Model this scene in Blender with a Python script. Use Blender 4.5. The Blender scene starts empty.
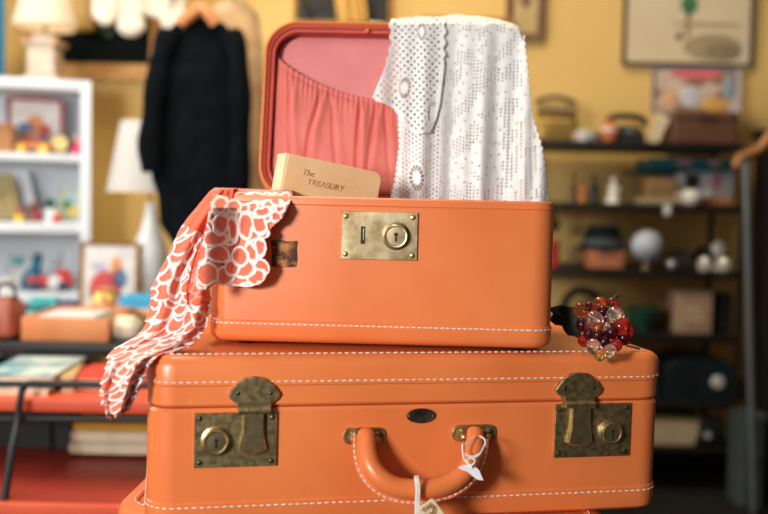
import bpy, bmesh, math, random
from mathutils import Vector, Matrix, noise
C = bpy.context.scene.collection
PI = math.pi
rnd = random.Random(7)
F = 980.0                                   # focal length in pixels (768 wide frame)
CAM = Vector((0, 0, 0.9)); HZ = 198.0
pitch = math.atan((257-HZ)/F); roll = 0.022
Fw = Vector((0, math.cos(pitch), -math.sin(pitch)))
R0 = Vector((1, 0, 0)); U0 = Vector((0, math.sin(pitch), math.cos(pitch)))
Rv = R0*math.cos(roll)+U0*math.sin(roll); Uv = U0*math.cos(roll)-R0*math.sin(roll)

def ray(px, py): return Fw + Rv*((px-384)/F) + Uv*((257-py)/F)
def P(px, py, Y):
    d = ray(px, py); return CAM + d*(Y/d.y)
def hitplane(px, py, p, n):
    d = ray(px, py); return CAM + d*((p-CAM).dot(n)/d.dot(n))
def kk(Y): return Y/F

# ------------------------------------------------------------------ materials
MATS = {}
def nodes(name):
    m = bpy.data.materials.new(name); m.use_nodes = True
    nt = m.node_tree; b = nt.nodes['Principled BSDF']
    MATS[name] = m
    return m, nt, b
def mat(name, col, rough=0.6, metal=0.0, var=0.12, scale=20, bump=0.0, bscale=200, col2=None, spec=0.5, coat=0, sheen=0, trans=0, ior=1.45, emit=0, f0=.35, f1=.65, sub=0):
    m, nt, b = nodes(name)
    b.inputs['Roughness'].default_value = rough
    b.inputs['Metallic'].default_value = metal
    b.inputs['Specular IOR Level'].default_value = spec
    b.inputs['Coat Weight'].default_value = coat
    b.inputs['Sheen Weight'].default_value = sheen
    b.inputs['Transmission Weight'].default_value = trans
    b.inputs['IOR'].default_value = ior
    if sub: b.inputs['Subsurface Weight'].default_value = sub; b.inputs['Subsurface Radius'].default_value = (.01,.005,.003)
    tc = nt.nodes.new('ShaderNodeTexCoord')
    n = nt.nodes.new('ShaderNodeTexNoise'); n.inputs['Scale'].default_value = scale; n.inputs['Detail'].default_value = 5
    nt.links.new(tc.outputs['Object'], n.inputs['Vector'])
    r = nt.nodes.new('ShaderNodeValToRGB')
    c2 = col2 if col2 else tuple(c*(1-var) for c in col)
    c1 = col if col2 else tuple(min(1, c*(1+var*.5)) for c in col)
    r.color_ramp.elements[0].position = f0; r.color_ramp.elements[1].position = f1
    r.color_ramp.elements[0].color = (*c2, 1); r.color_ramp.elements[1].color = (*c1, 1)
    nt.links.new(n.outputs['Fac'], r.inputs['Fac']); nt.links.new(r.outputs['Color'], b.inputs['Base Color'])
    if emit:
        nt.links.new(r.outputs['Color'], b.inputs['Emission Color']); b.inputs['Emission Strength'].default_value = emit
    if bump:
        n2 = nt.nodes.new('ShaderNodeTexNoise'); n2.inputs['Scale'].default_value = bscale; n2.inputs['Detail'].default_value = 3
        nt.links.new(tc.outputs['Object'], n2.inputs['Vector'])
        bp = nt.nodes.new('ShaderNodeBump'); bp.inputs['Strength'].default_value = bump; bp.inputs['Distance'].default_value = .002
        nt.links.new(n2.outputs['Fac'], bp.inputs['Height']); nt.links.new(bp.outputs['Normal'], b.inputs['Normal'])
    return m
def vcolmat(name, rough=.8, sheen=.2, bump=.3, bscale=900):
    m, nt, b = nodes(name)
    a = nt.nodes.new('ShaderNodeAttribute'); a.attribute_name = 'Col'
    nt.links.new(a.outputs['Color'], b.inputs['Base Color'])
    b.inputs['Roughness'].default_value = rough; b.inputs['Sheen Weight'].default_value = sheen
    b.inputs['Specular IOR Level'].default_value = .2
    tc = nt.nodes.new('ShaderNodeTexCoord'); n2 = nt.nodes.new('ShaderNodeTexNoise'); n2.inputs['Scale'].default_value = bscale
    nt.links.new(tc.outputs['Object'], n2.inputs['Vector'])
    bp = nt.nodes.new('ShaderNodeBump'); bp.inputs['Strength'].default_value = bump; bp.inputs['Distance'].default_value = .001
    nt.links.new(n2.outputs['Fac'], bp.inputs['Height']); nt.links.new(bp.outputs['Normal'], b.inputs['Normal'])
    return m

def leather(name, c1, c2):
    m, nt, b = nodes(name)
    tc = nt.nodes.new('ShaderNodeTexCoord')
    def noi(scale, det=4, dist=0):
        n = nt.nodes.new('ShaderNodeTexNoise'); n.inputs['Scale'].default_value = scale; n.inputs['Detail'].default_value = det
        n.inputs['Distortion'].default_value = dist
        nt.links.new(tc.outputs['Object'], n.inputs['Vector']); return n
    n1 = noi(9); r1 = nt.nodes.new('ShaderNodeValToRGB')
    r1.color_ramp.elements[0].position = .3; r1.color_ramp.elements[1].position = .7
    r1.color_ramp.elements[0].color = (*c2, 1); r1.color_ramp.elements[1].color = (*c1, 1)
    nt.links.new(n1.outputs['Fac'], r1.inputs['Fac'])
    # pale scuffs with a shape of their own
    n3 = noi(38, 6, 1.2); r3 = nt.nodes.new('ShaderNodeValToRGB')
    r3.color_ramp.elements[0].position = .70; r3.color_ramp.elements[1].position = .76
    mx = nt.nodes.new('ShaderNodeMix'); mx.data_type = 'RGBA'
    sc = nt.nodes.new('ShaderNodeMath'); sc.operation = 'MULTIPLY'; sc.inputs[1].default_value = .35
    nt.links.new(n3.outputs['Fac'], r3.inputs['Fac']); nt.links.new(r3.outputs['Color'], sc.inputs[0])
    nt.links.new(sc.outputs[0], mx.inputs['Factor']); nt.links.new(r1.outputs['Color'], mx.inputs[6])
    mx.inputs[7].default_value = (.85, .45, .25, 1)
    nt.links.new(mx.outputs[2], b.inputs['Base Color'])
    b.inputs['Roughness'].default_value = .34; b.inputs['Specular IOR Level'].default_value = .6
    n2 = noi(620, 3); bp = nt.nodes.new('ShaderNodeBump'); bp.inputs['Strength'].default_value = .10; bp.inputs['Distance'].default_value = .001
    n4 = noi(26, 2); ad = nt.nodes.new('ShaderNodeMath'); ad.operation = 'ADD'
    nt.links.new(n2.outputs['Fac'], ad.inputs[0]); nt.links.new(n4.outputs['Fac'], ad.inputs[1])
    nt.links.new(ad.outputs[0], bp.inputs['Height']); nt.links.new(bp.outputs['Normal'], b.inputs['Normal'])
    return m
M = {}
M['leather'] = leather('tan_leather', (.81, .222, .066), (.72, .175, .046))
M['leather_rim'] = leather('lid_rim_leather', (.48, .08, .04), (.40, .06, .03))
M['groove'] = mat('seam_groove', (.16, .035, .012), .7)
M['thread'] = mat('waxed_thread', (.86, .72, .6), .7, scale=300, var=.2)
M['brass'] = mat('aged_brass', (.60, .48, .24), .40, .95, col2=(.30, .23, .11), scale=150, bump=.12, bscale=420, f0=.36, f1=.6)
M['brass_flap'] = mat('polished_flap_brass', (.66, .54, .30), .33, .95, col2=(.42, .33, .17), scale=90, bump=.15, bscale=420, f0=.3, f1=.6)
M['brass_bright'] = mat('worn_brass', (.76, .64, .40), .36, .95, col2=(.40, .28, .13), scale=45, bump=.05, bscale=300, f0=.35, f1=.62)
M['brass_dark'] = mat('dark_brass', (.10, .085, .06), .4, .8, col2=(.04, .04, .03), scale=120, bump=.4, bscale=400)
M['black'] = mat('keyhole_black', (.01, .01, .01), .6)
M['pink'] = mat('pink_lining', (.82, .30, .30), .85, col2=(.74, .24, .24), scale=14, bump=.15, bscale=500, sheen=.2)
M['pocket'] = mat('salmon_taffeta', (.78, .21, .17), .6, col2=(.72, .17, .14), scale=14, bump=.15, bscale=600, sheen=.3)
M['piping'] = mat('red_piping', (.66, .10, .08), .5)
M['linered'] = mat('dark_red_lining', (.42, .05, .05), .7)
M['lace'] = mat('white_crochet_cotton', (.86, .87, .86), .9, var=.06, scale=60, bump=.5, bscale=700, spec=.15)
M['cotton'] = mat('white_cotton_string', (.88, .85, .8), .9, var=.1, scale=300, bump=.6, bscale=900)
M['book'] = mat('tan_book_cloth', (.86, .60, .33), .6, col2=(.78, .50, .24), scale=18, bump=.2, bscale=400)
M['book_edge'] = mat('cream_book_edge', (.85, .68, .42), .6, col2=(.78, .58, .33), scale=40)
M['ink'] = mat('faded_ink', (.25, .11, .04), .8, col2=(.55,.31,.12), scale=90)
M['patch'] = mat('scuffed_patch', (.50, .20, .05), .7, col2=(.06, .02, .01), scale=110, bump=.6, bscale=260, f0=.42, f1=.66)
M['leaf'] = mat('dark_green_cloth_leaf', (.006, .022, .016), .6, bump=.4, bscale=150)
M['shawl'] = vcolmat('printed_coral_shawl')
M['paper'] = mat('cream_paper_tag', (.80, .66, .45), .8, var=.15, scale=60)
M['whitepaper'] = mat('white_paper', (.85, .86, .88), .8)
def glass(name, col, tr=1.0, rough=.03):
    m, nt, b = nodes(name)
    b.inputs['Base Color'].default_value = (*col, 1); b.inputs['Roughness'].default_value = rough
    b.inputs['Transmission Weight'].default_value = tr; b.inputs['IOR'].default_value = 1.45
    return m
M['g_clear'] = glass('clear_berry', (.97, .93, .94), .96)
M['g_amber'] = glass('amber_berry', (.72, .20, .07), .9)
M['g_red'] = glass('red_berry', (.50, .035, .03), .8)
M['g_dark'] = glass('plum_berry', (.09, .006, .016), .7)
M['g_yel'] = glass('yellow_berry', (.80, .68, .25), .95)
M['wood'] = mat('plain_wood', (.48, .22, .08), .55, col2=(.36, .15, .05), scale=12)
M['orange_wood'] = mat('orange_wood', (.62, .24, .08), .5, col2=(.52, .18, .05), scale=10)
M['gold'] = mat('gilt_wood', (.62, .34, .09), .45, .25, col2=(.45, .20, .05), scale=40, bump=.5, bscale=90)
M['wall'] = mat('mustard_wall_paint', (.84, .57, .20), .75, col2=(.79, .52, .165), scale=1.6, bump=.05, bscale=60)
M['whitewall'] = mat('pale_wall_paint', (.75, .72, .66), .8)
M['floor'] = mat('dark_floor', (.020, .018, .015), .7, spec=.25, col2=(.012, .011, .009), scale=5)
M['whitep'] = mat('white_shelf_paint', (.78, .82, .86), .5, var=.04, scale=3)
M['blackm'] = mat('black_metal', (.006, .008, .010), .45, 0, spec=.4)
M['black_board'] = mat('black_brown_board', (.014, .011, .009), .5)
M['greym'] = mat('grey_metal', (.17, .19, .195), .45, .4)
M['redboard'] = mat('red_painted_board', (.76, .115, .045), .45, col2=(.68, .09, .036), scale=6)
M['darkred'] = mat('dark_red_panel', (.36, .045, .026), .45, col2=(.30, .035, .02), scale=4)
M['shade'] = mat('cream_lampshade', (.86, .74, .55), .8, emit=.12, var=.04)
M['shade_off'] = mat('white_lampshade', (.56, .53, .48), .85, var=.04)
M['ceramic'] = mat('white_ceramic', (.84, .82, .76), .25, var=.05)
M['fur'] = mat('black_fur', (.004, .006, .008), .9, bump=1.0, bscale=200, sheen=0, col2=(.002, .003, .004), scale=30, spec=.06)
M['beigefur'] = mat('beige_wool', (.66, .44, .25), .9, bump=1.0, bscale=60, sheen=.2, col2=(.48, .29, .14), scale=14)
def col(name, c, rough=.6, **k):
    if name not in M: M[name] = mat(name, c, rough, **k)
    return M[name]

# ------------------------------------------------------------------ mesh kit
def rrect(w, d, R, n=7):
    pts = []
    R = max(R, 1e-4)
    for cx, cy, a0 in ((w/2-R, -d/2+R, -PI/2), (w/2-R, d/2-R, 0), (-w/2+R, d/2-R, PI/2), (-w/2+R, -d/2+R, PI)):
        for i in range(n+1):
            a = a0+PI/2*i/n
            pts.append((cx+R*math.cos(a), cy+R*math.sin(a)))
    return pts
class G:
    def __init__(s): s.bm = bmesh.new()
    def loft(s, rings, cap0=True, cap1=True, closed=True):
        vs = [[s.bm.verts.new(p) for p in r] for r in rings]
        n = len(vs[0])
        for a, b in zip(vs, vs[1:]):
            for i in range(n if closed else n-1):
                j = (i+1) % n
                try: s.bm.faces.new((a[i], a[j], b[j], b[i]))
                except ValueError: pass
        if cap0: s.bm.faces.new(vs[0][::-1])
        if cap1: s.bm.faces.new(vs[-1])
        return s
    def slab(s, w, d, R, prof, n=7, cx=0, cy=0, cap0=True, cap1=True):
        return s.loft([[Vector((x+cx, y+cy, z)) for x, y in rrect(w-2*i, d-2*i, max(R-i, .0008), n)] for i, z in prof], cap0, cap1)
    def box(s, c, sz, bev=0.0, rot=None):
        r = bmesh.ops.create_cube(s.bm, size=1)
        vs = r['verts']
        bmesh.ops.scale(s.bm, vec=Vector(sz), verts=vs)
        if bev:
            es = list({e for v in vs for e in v.link_edges})
            rr = bmesh.ops.bevel(s.bm, geom=es, offset=bev, segments=2, profile=.6, affect='EDGES')
            vs = list({v for f in rr['faces'] for v in f.verts} | {v for v in vs if v.is_valid})
        if rot is not None: bmesh.ops.rotate(s.bm, cent=(0, 0, 0), matrix=rot, verts=vs)
        bmesh.ops.translate(s.bm, vec=Vector(c), verts=vs)
        return s
    def frame(s, path, rads, n=8, caps=True, flat=1.0):
        path = [Vector(p) for p in path]
        if not hasattr(rads, '__len__'): rads = [rads]*len(path)
        rings = []; up = None
        for i, p in enumerate(path):
            t = (path[min(i+1, len(path)-1)]-path[max(i-1, 0)]).normalized()
            if up is None:
                up = Vector((0, 0, 1)) if abs(t.z) < .9 else Vector((0, 1, 0))
            a = t.cross(up).normalized(); b = a.cross(t).normalized(); up = b
            rings.append([p + a*(math.cos(2*PI*k/n)*rads[i]) + b*(math.sin(2*PI*k/n)*rads[i]*flat) for k in range(n)])
        return s.loft(rings, caps, caps)
    tube = frame
    def lathe(s, prof, c=(0, 0, 0), n=24, axis='z', sx=1, sy=1):
        rings = []
        for r, z in prof:
            ring = []
            for k in range(n):
                a = 2*PI*k/n; x, y = max(r, 1e-5)*math.cos(a)*sx, max(r, 1e-5)*math.sin(a)*sy
                if axis == 'z': v = Vector((x, y, z))
                elif axis == 'y': v = Vector((x, -z, y))        # z grows towards -y (the front)
                else: v = Vector((z, x, y))
                ring.append(v+Vector(c))
            rings.append(ring)
        return s.loft(rings)
    def sphere(s, c, r, sc=(1, 1, 1), n=16):
        q = bmesh.ops.create_uvsphere(s.bm, u_segments=n, v_segments=max(6, n*2//3), radius=r)
        bmesh.ops.scale(s.bm, vec=Vector(sc), verts=q['verts']); bmesh.ops.translate(s.bm, vec=Vector(c), verts=q['verts'])
        return s
    def prism(s, poly, y0, y1, bev=0.0):
        # poly in x,z ; extruded from y0 (front) to y1, optional chamfer at the front
        if bev:
            cx = sum(p[0] for p in poly)/len(poly); cz = sum(p[1] for p in poly)/len(poly)
            def sh(p):
                d = Vector((p[0]-cx, p[1]-cz)); L = d.length; q = d*(1-bev/L); return (cx+q.x, cz+q.y)
            return s.loft([[Vector((*[sh(p)[0]], y0, sh(p)[1])) for p in poly], [Vector((p[0], y0+bev, p[1])) for p in poly], [Vector((p[0], y1, p[1])) for p in poly]])
        return s.loft([[Vector((p[0], y0, p[1])) for p in poly], [Vector((p[0], y1, p[1])) for p in poly]])
    def move(s, m): bmesh.ops.transform(s.bm, matrix=m, verts=s.bm.verts); return s
    def build(s, name, m, parent=None, loc=None, rot=None, smooth=True, ang=35):
        bm = s.bm
        bmesh.ops.recalc_face_normals(bm, faces=bm.faces)
        for f in bm.faces: f.smooth = smooth
        if smooth:
            for e in bm.edges:
                if len(e.link_faces) == 2 and e.calc_face_angle(0) > math.radians(ang): e.smooth = False
        me = bpy.data.meshes.new(name); bm.to_mesh(me); bm.free()
        me.materials.append(m if not isinstance(m, str) else M[m])
        o = bpy.data.objects.new(name, me); C.objects.link(o)
        if parent: o.parent = parent
        if loc is not None: o.location = loc
        if rot is not None: o.rotation_euler = rot
        return o
def tag(o, label=None, cat=None, group=None, kind=None):
    if label: o['label'] = label
    if cat: o['category'] = cat
    if group: o['group'] = group
    if kind: o['kind'] = kind
    return o
def thing(name, label, cat, loc=(0, 0, 0), rot=(0, 0, 0), group=None):
    o = bpy.data.objects.new(name, None); C.objects.link(o); o.empty_display_size = .05
    o.location = loc; o.rotation_euler = rot
    return tag(o, label, cat, group)
def mtx(o):
    return Matrix.Translation(o.location) @ o.rotation_euler.to_matrix().to_4x4()
def local_on(o, px, py, yl):
    """local coordinates on o's plane y=yl of what stands at this place in the photo"""
    m = mtx(o); n = m.to_3x3() @ Vector((0, 1, 0)); p = m @ Vector((0, yl, 0))
    return m.inverted() @ hitplane(px, py, p, n)
def walk(pts, step):
    """evenly spaced (point, tangent) along a closed polyline"""
    out = []; carry = 0
    for a, b in zip(pts, pts[1:]+pts[:1]):
        a = Vector(a); b = Vector(b); L = (b-a).length
        if L < 1e-6: continue
        t = (b-a)/L; s_ = carry
        while s_ < L: out.append((a+t*s_, t)); s_ += step
        carry = s_-L
    return out
def dash(g, c, t, L=.0052, r=.00085):
    g.tube([c-t*L/2, c-t*L*.3, c+t*L*.3, c+t*L/2], [r*.35, r, r, r*.35], n=5)
def stitches(g, w, d, R, inset, z, step=.0078, outward=0.0):
    for p, t in walk([(x, y, z) for x, y in rrect(w-2*inset, d-2*inset, max(R-inset, .002), 8)], step):
        tt = (t+Vector((0, 0, rnd.uniform(-.04, .04)))).normalized()
        dash(g, p, tt)

# ------------------------------------------------------------------ SETTING
def struct(name, g, m, ang=35): return tag(g.build(name, m, ang=ang), kind='structure')
WY = 3.34
struct('floor', G().box((0, .8, -.02), (5.0, 5.3, .04)), 'floor')
struct('wall_back', G().box((0, WY+.05, 1.3), (5.0, .1, 2.6)), 'wall')
M['darkpanel0'] = mat('dark_panelling', (.09, .06, .045), .6, scale=8)  # unseen wall made dark to cut bounce onto the cases' right sides
struct('wall_right', G().box((2.45, .8, 1.3), (.1, 5.0, 2.6)), 'darkpanel0')
g = G()
# left wall: bay shaped for the key light, second window added for background fill
g.box((-1.70, 1.05, 1.3), (.1, .4, 2.6)).box((-1.70, 2.85, 1.3), (.1, .9, 2.6)).box((-1.70, 1.9, .35), (.1, 1.3, .7)).box((-1.70, 1.9, 2.45), (.1, 1.3, .3))
struct('wall_left', g, 'whitewall')
g = G(); g.box((-1.18, -1.5, 1.3), (.1, .3, 2.6)).box((-1.18, .39, 1.3), (.1, 1.04, 2.6)).box((-1.18, -.74, .25), (.1, 1.24, .5)).box((-1.18, -.74, 2.3), (.1, 1.24, .6)).box((-1.46, .87, 1.3), (.5, .08, 2.6))
struct('wall_bay', g, 'whitewall')  # unseen bay, added to bring the window light closer to the cases
for i, (x, y0, y1, z0, z1) in enumerate(((-1.15, -1.33, -.15, .52, 1.98), (-1.66, 1.28, 2.38, .72, 2.2))):
    g = G()
    for y in (y0, (y0+y1)/2, y1): g.box((x, y, (z0+z1)/2), (.06, .04, z1-z0))
    for z in (z0, z1): g.box((x, (y0+y1)/2, z), (.06, y1-y0+.04, .05))
    struct('window_%d' % (i+1), g, 'whitep')
M['darkpanel'] = mat('dark_wood_panelling', (.10, .07, .05), .6, scale=8)  # unseen front wall, toned dark to hold back frontal fill
g = G(); g.box((1.35, -1.65, 1.3), (2.3, .1, 2.6)).box((-.63, -1.65, .3), (1.7, .1, .6)).box((-.63, -1.65, 2.5), (1.7, .1, .2))
struct('wall_front', g, 'darkpanel')
g = G()  # unseen front window, added to go with the soft frontal fill
for x in (-1.1, -.64, .18): g.box((x, -1.65, 1.5), (.05, .06, 1.85))
for z in (.6, 2.4): g.box((-.63, -1.65, z), (1.68, .06, .05))
struct('window_3', g, 'whitep')
struct('ceiling', G().box((0, .8, 2.62), (5.0, 5.0, .04)), 'whitewall')
for i, (y0, y1) in enumerate(((-1.3, .9), (1.4, 2.8))):
    g = G()
    for y in (y0, (y0+y1)/2, y1): g.box((-1.66, y, 1.5), (.06, .05, 1.65))
    for z in (.7, 2.3): g.box((-1.66, (y0+y1)/2, z), (.06, y1-y0+.05, .05))
    struct('window_%d' % (i+1), g, 'whitep')
struct('baseboard_back', G().box((0, WY-.01, .05), (4.8, .02, .1)), 'black_board')

# ------------------------------------------------------------------ MIDDLE SUITCASE
ztop = .9-.1710; H = .185
LX, LY = P(145.5, 420, 1.0).x, 1.0
RX, RY = P(664.5, 420, 1.127).x, 1.127
yawB = math.atan2(RY-LY, RX-LX); WB = math.hypot(RX-LX, RY-LY); DB = .38
mid = Vector(((LX+RX)/2, (LY+RY)/2)); nrm = Vector((-math.sin(yawB), math.cos(yawB)))
c = mid + nrm*DB/2
tiltB = math.radians(.35)
big = thing('leather_suitcase', 'wide tan leather suitcase with two brass latches and a handle, middle of the stack', 'suitcase',
            (c.x, c.y, ztop-H), (0, tiltB, yawB), 'tan leather luggage set')
RB = .030
g = G(); g.slab(WB, DB, RB, [(.014, 0), (.006, .002), (.001, .006), (-.0006, .012), (-.0006, .0295), (.0006, .031), (.0006, .1265), (.0035, .130), (.006, .1305)])
g.build('body_shell', 'leather', big)
g = G(); g.slab(WB, DB, RB, [(.006, .1297), (.006, .1323)]); g.build('seam_gap', 'groove', big)
g = G(); g.slab(WB, DB, RB, [(.006, .1315), (.0035, .1318), (.0008, .1345), (.0008, .1537), (-.0006, .155), (-.0006, .174), (.0015, .1798), (.0065, .1838), (.013, .185), (.0235, .1852), (.0250, .1835), (.05, .1832)])
lid = g.build('lid_shell', 'leather', big)
g = G()
stitches(g, WB, DB, RB, -.0008, .1585); g.build('stitching', 'thread', lid); g = G(); stitches(g, WB, DB, RB, .0175, .1855)
g.build('stitching', 'thread', lid, smooth=True)
g = G(); stitches(g, WB, DB, RB, -.0008, .0255)
g.build('stitching', 'thread', big)
yf = -DB/2                                     # the suitcase's front plane in its own coordinates

def rivet(g, x, z, y, r=.003):
    g.lathe([(0, .0018), (r*.5, .0016), (r*.85, .001), (r, 0), (r, -.001)][::-1], (x, y, z), 12, 'y')
def lock(parent, x, z, y, r, m, zr=1.0):
    g = G(); g.lathe([(r*1.16, 0), (r*1.16, .0015), (r, .0025), (r*.98, .008), (r*.9, .0094), (r*.80, .0092), (r*.76, .0082), (.0001, .0086)], (x, y, z), 28, 'y')
    o = g.build('lock_cylinder', m, parent)
    g = G(); g.lathe([(r*.16, .0), (r*.16, .0092), (0.0001, .0092)], (x, y, z+r*.16), 12, 'y'); g.box((x, y-.0055, z-r*.18), (r*.14, .0076, r*.5))
    g.build('keyhole', 'black', o)
def latch(pl, pr, pt, pb, hx0, hx1, hy0, hy1, fx0, fx1, fy0, fy1, lx, ly, lr, label, sgn):
    a = local_on(big, pl, pt, yf); b = local_on(big, pr, pb, yf); y = yf-.0006
    x0, x1, z0, z1 = a.x, b.x, b.z, a.z
    root = G(); root.prism([(x0, z0), (x1, z0), (x1, z1), (x0, z1)], y-.0022, y+.001, .0006)
    plate = root.build('latch_plate', 'brass', big); tag(plate, label)
    i = .0055
    for x in (x0+i, x1-i):
        for z in (z0+i, z1-i): g = G(); rivet(g, x, z, y-.002); g.build('rivet', 'brass_dark', plate)
    q = local_on(big, lx, ly, yf)
    lock(plate, q.x, q.z, y-.0018, lr*1.0/F, 'brass_flap')
    # keeper on the lid: shield shape
    a = local_on(big, hx0, hy0, yf); b = local_on(big, hx1, hy1, yf)
    cx = (a.x+b.x)/2; hw = (b.x-a.x)/2; zt, zb = a.z, b.z; hh = zt-zb
    half = [(0, zt), (.35, zt-.04*hh), (.62, zt-.16*hh), (.83, zt-.33*hh), (1.0, zt-.52*hh), (.90, zt-.66*hh), (.70, zt-.78*hh), (.60, zt-.98*hh)]
    poly = [(cx+hw*u, z) for u, z in half] + [(cx-hw*u, z) for u, z in half[::-1][:-1]]
    g = G(); g.prism(poly[::-1], y-.0040, y+.001, .0016)
    keeper = g.build('hasp_keeper', 'brass', big)
    for sx in (-1, 1): g = G(); rivet(g, cx+sx*hw*.62, zt-.48*hh, y-.003, .0028); g.build('rivet', 'brass_dark', keeper)
    # hinge barrel + flap
    zh = zb+.0015
    g = G()
    kw = hw*.62
    for k in range(3):
        xx0 = cx-kw+k*(2*kw/3)+.0004; xx1 = xx0+2*kw/3-.0008
        g.tube([(xx0, y-.0062, zh), (xx1, y-.0062, zh)], .0042, 14)
    g.prism([(cx-kw, zh+.002), (cx+kw, zh+.002), (cx+kw, zh+.009), (cx-kw, zh+.009)], y-.0055, y-.002)
    g.build('hinge', 'brass_flap', keeper)
    a = local_on(big, fx0, fy0, yf); b = local_on(big, fx1, fy1, yf)
    w = (b.x-a.x)/2; cx = (a.x+b.x)/2
    g = G(); poly = [(cx-w*.72, a.z+.006), (cx+w*.72, a.z+.006), (cx+w*.80, (a.z+b.z)/2), (cx+w*1.0, b.z+.004), (cx+w*.8, b.z+.001), (cx, b.z-.0006), (cx-w*.8, b.z+.001), (cx-w, b.z+.004), (cx-w*.80, (a.z+b.z)/2)]
    g.prism(poly, y-.0085, y-.0022, .0022)
    g.build('hasp_flap', 'brass_flap', plate)
latch(194.5, 276, 413, 465, 228, 280, 376, 410, 239, 266, 414, 451, 215.5, 440, 13, 'brass latch with its lock on the left half of the plate', 1)
latch(555, 628, 404, 455, 555, 601, 372, 404, 566, 590, 408, 444, 608.5, 431, 12.5, 'brass latch with its lock on the right half of the plate', -1)
# oval nameplate
q = local_on(big, 421, 415.7, yf)
g = G(); g.lathe([(.0165, -.001), (.0165, .0012), (.0155, .002), (.0145, .0017), (.0001, .0017)], (q.x, yf, q.z), 36, 'y', 1, .5)
npl = g.build('nameplate', 'brass_dark', big)
for sx in (-1, 1): g = G(); rivet(g, q.x+sx*.0135, q.z, yf-.0015, .0014); g.build('rivet', 'brass_bright', npl)
# handle
def hp(px, py, out): 
    v = local_on(big, px, py, yf-out*1.5); return v
hpts = [(366, 433, .006), (366.5, 440, .011), (367, 452, .017), (371, 466, .023), (380, 478, .027), (394, 486.5, .029), (412, 489.5, .030), (430, 488.5, .030), (447, 484, .029), (461, 475, .027), (470, 463, .023), (474, 450, .017), (475, 439, .011), (475, 431, .006)]
def smooth_path(pts, n=6):
    out = []
    pts = [Vector(p) for p in pts]
    for i in range(len(pts)-1):
        p0, p1, p2, p3 = pts[max(i-1, 0)], pts[i], pts[i+1], pts[min(i+2, len(pts)-1)]
        for k in range(n):
            t = k/n
            out.append(.5*((2*p1)+(p2-p0)*t+(2*p0-5*p1+4*p2-p3)*t*t+(3*p1-p0-3*p2+p3)*t**3))
    out.append(pts[-1]); return out
hpath = smooth_path([hp(*p) for p in hpts], 5)
n = len(hpath)
g = G(); g.tube(hpath, [.0088+.0022*math.sin(PI*i/(n-1))**.6 for i in range(n)], 16)
handle = g.build('handle', 'leather', big)
# stitched welt round the outer side of the handle
hc = sum(hpath, Vector())/n + Vector((0, 0, .02))
g = G(); gs = G(); rings = []; outer = []
for i in range(3, n-3):
    t = (hpath[i+1]-hpath[i-1]).normalized(); b = Vector((0, -1, 0)); o_ = t.cross(b); o_ = o_ if o_.dot(hpath[i]-hc) > 0 else -o_
    o_ = (o_ - t*o_.dot(t)).normalized(); dn = o_.cross(t).normalized(); r_ = .0085
    p0 = hpath[i]+o_*r_*.8; p1 = hpath[i]+o_*(r_+.0075)
    rings.append([p0+dn*.0016, p1+dn*.0013, p1-dn*.0013, p0-dn*.0016]); outer.append((hpath[i]+o_*(r_+.0052), t, dn))
g.loft(rings); g.build('handle_welt', 'leather', handle)
acc = 0
dl = [o[0] for o in outer]; acc = 0; nxt = 0
for a, b, (pp, t, dn) in zip(dl, dl[1:], outer):
    L = (b-a).length
    while nxt < acc+L:
        cpt = a+(b-a)*((nxt-acc)/L); f_ = dn if dn.y < 0 else -dn
        dash(gs, cpt+f_*.0017, (b-a).normalized(), .0044, .0008); nxt += .0066
    acc += L
gs.build('stitching', 'thread', handle)
for (x0, x1, y0, y1) in ((343, 385, 427, 444), (452, 495, 424, 441)):
    a = local_on(big, x0, y0, yf); b = local_on(big, x1, y1, yf)
    cx, cz, w, h = (a.x+b.x)/2, (a.z+b.z)/2, b.x-a.x, a.z-b.z
    g = G(); pl = [(x+cx, z+cz) for x, z in rrect(w, h*.9, h*.4, 6)]
    g.prism(pl, yf-.0028, yf+.001, .0008)
    br = g.build('handle_bracket', 'brass', big)
    g = G(); g.tube([(cx-w*.30, yf-.003, cz+h*.16), (cx-w*.30, yf-.008, cz+h*.16), (cx+w*.30, yf-.008, cz+h*.16), (cx+w*.30, yf-.003, cz+h*.16)], .0022, 8)
    for sx in (-1, 1): g.sphere((cx+sx*w*.27, yf-.008, cz-h*.14), .0042, (1, 1, 1), 12)
    g.build('bracket_loop', 'brass', br)

# ------------------------------------------------------------------ LOWER SUITCASE
zl = ztop-H-.0012
low = thing('leather_suitcase', 'lowest tan leather suitcase of the stack, only a stitched corner showing', 'suitcase',
            (.0, 1.235, zl-.2), (0, 0, math.radians(3.5)), 'tan leather luggage set')
# front left corner of its lid near (115,505)
WL, DL, RL = .565, .42, .05
pc = P(126, 515, 1.045); pc.z = zl
R3 = Matrix.Rotation(math.radians(-3), 3, 'Z')
low.rotation_euler = (0, 0, math.radians(-3))
cc = Vector((-.306, 1.083, 0)) + R3 @ Vector((WL/2, DL/2, 0))
low.location = (cc.x, cc.y, zl-.2)
g = G(); g.slab(WL, DL, RL, [(.014, 0), (.004, .003), (0, .012), (0, .14), (.003, .143)]); g.build('body_shell', 'leather', low)
g = G(); g.slab(WL, DL, RL, [(.003, .143), (.0005, .146), (.0005, .17), (-.0005, .171), (-.0005, .189), (.003, .196), (.010, .1995), (.0215, .2), (.0235, .198), (.06, .198)])
lo = g.build('lid_shell', 'leather', low)
g = G(); stitches(g, WL, DL, RL, .0185, .2006); g.build('stitching', 'thread', lo); g = G(); stitches(g, WL, DL, RL, -.0008, .174); g.build('stitching', 'thread', lo)

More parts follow.
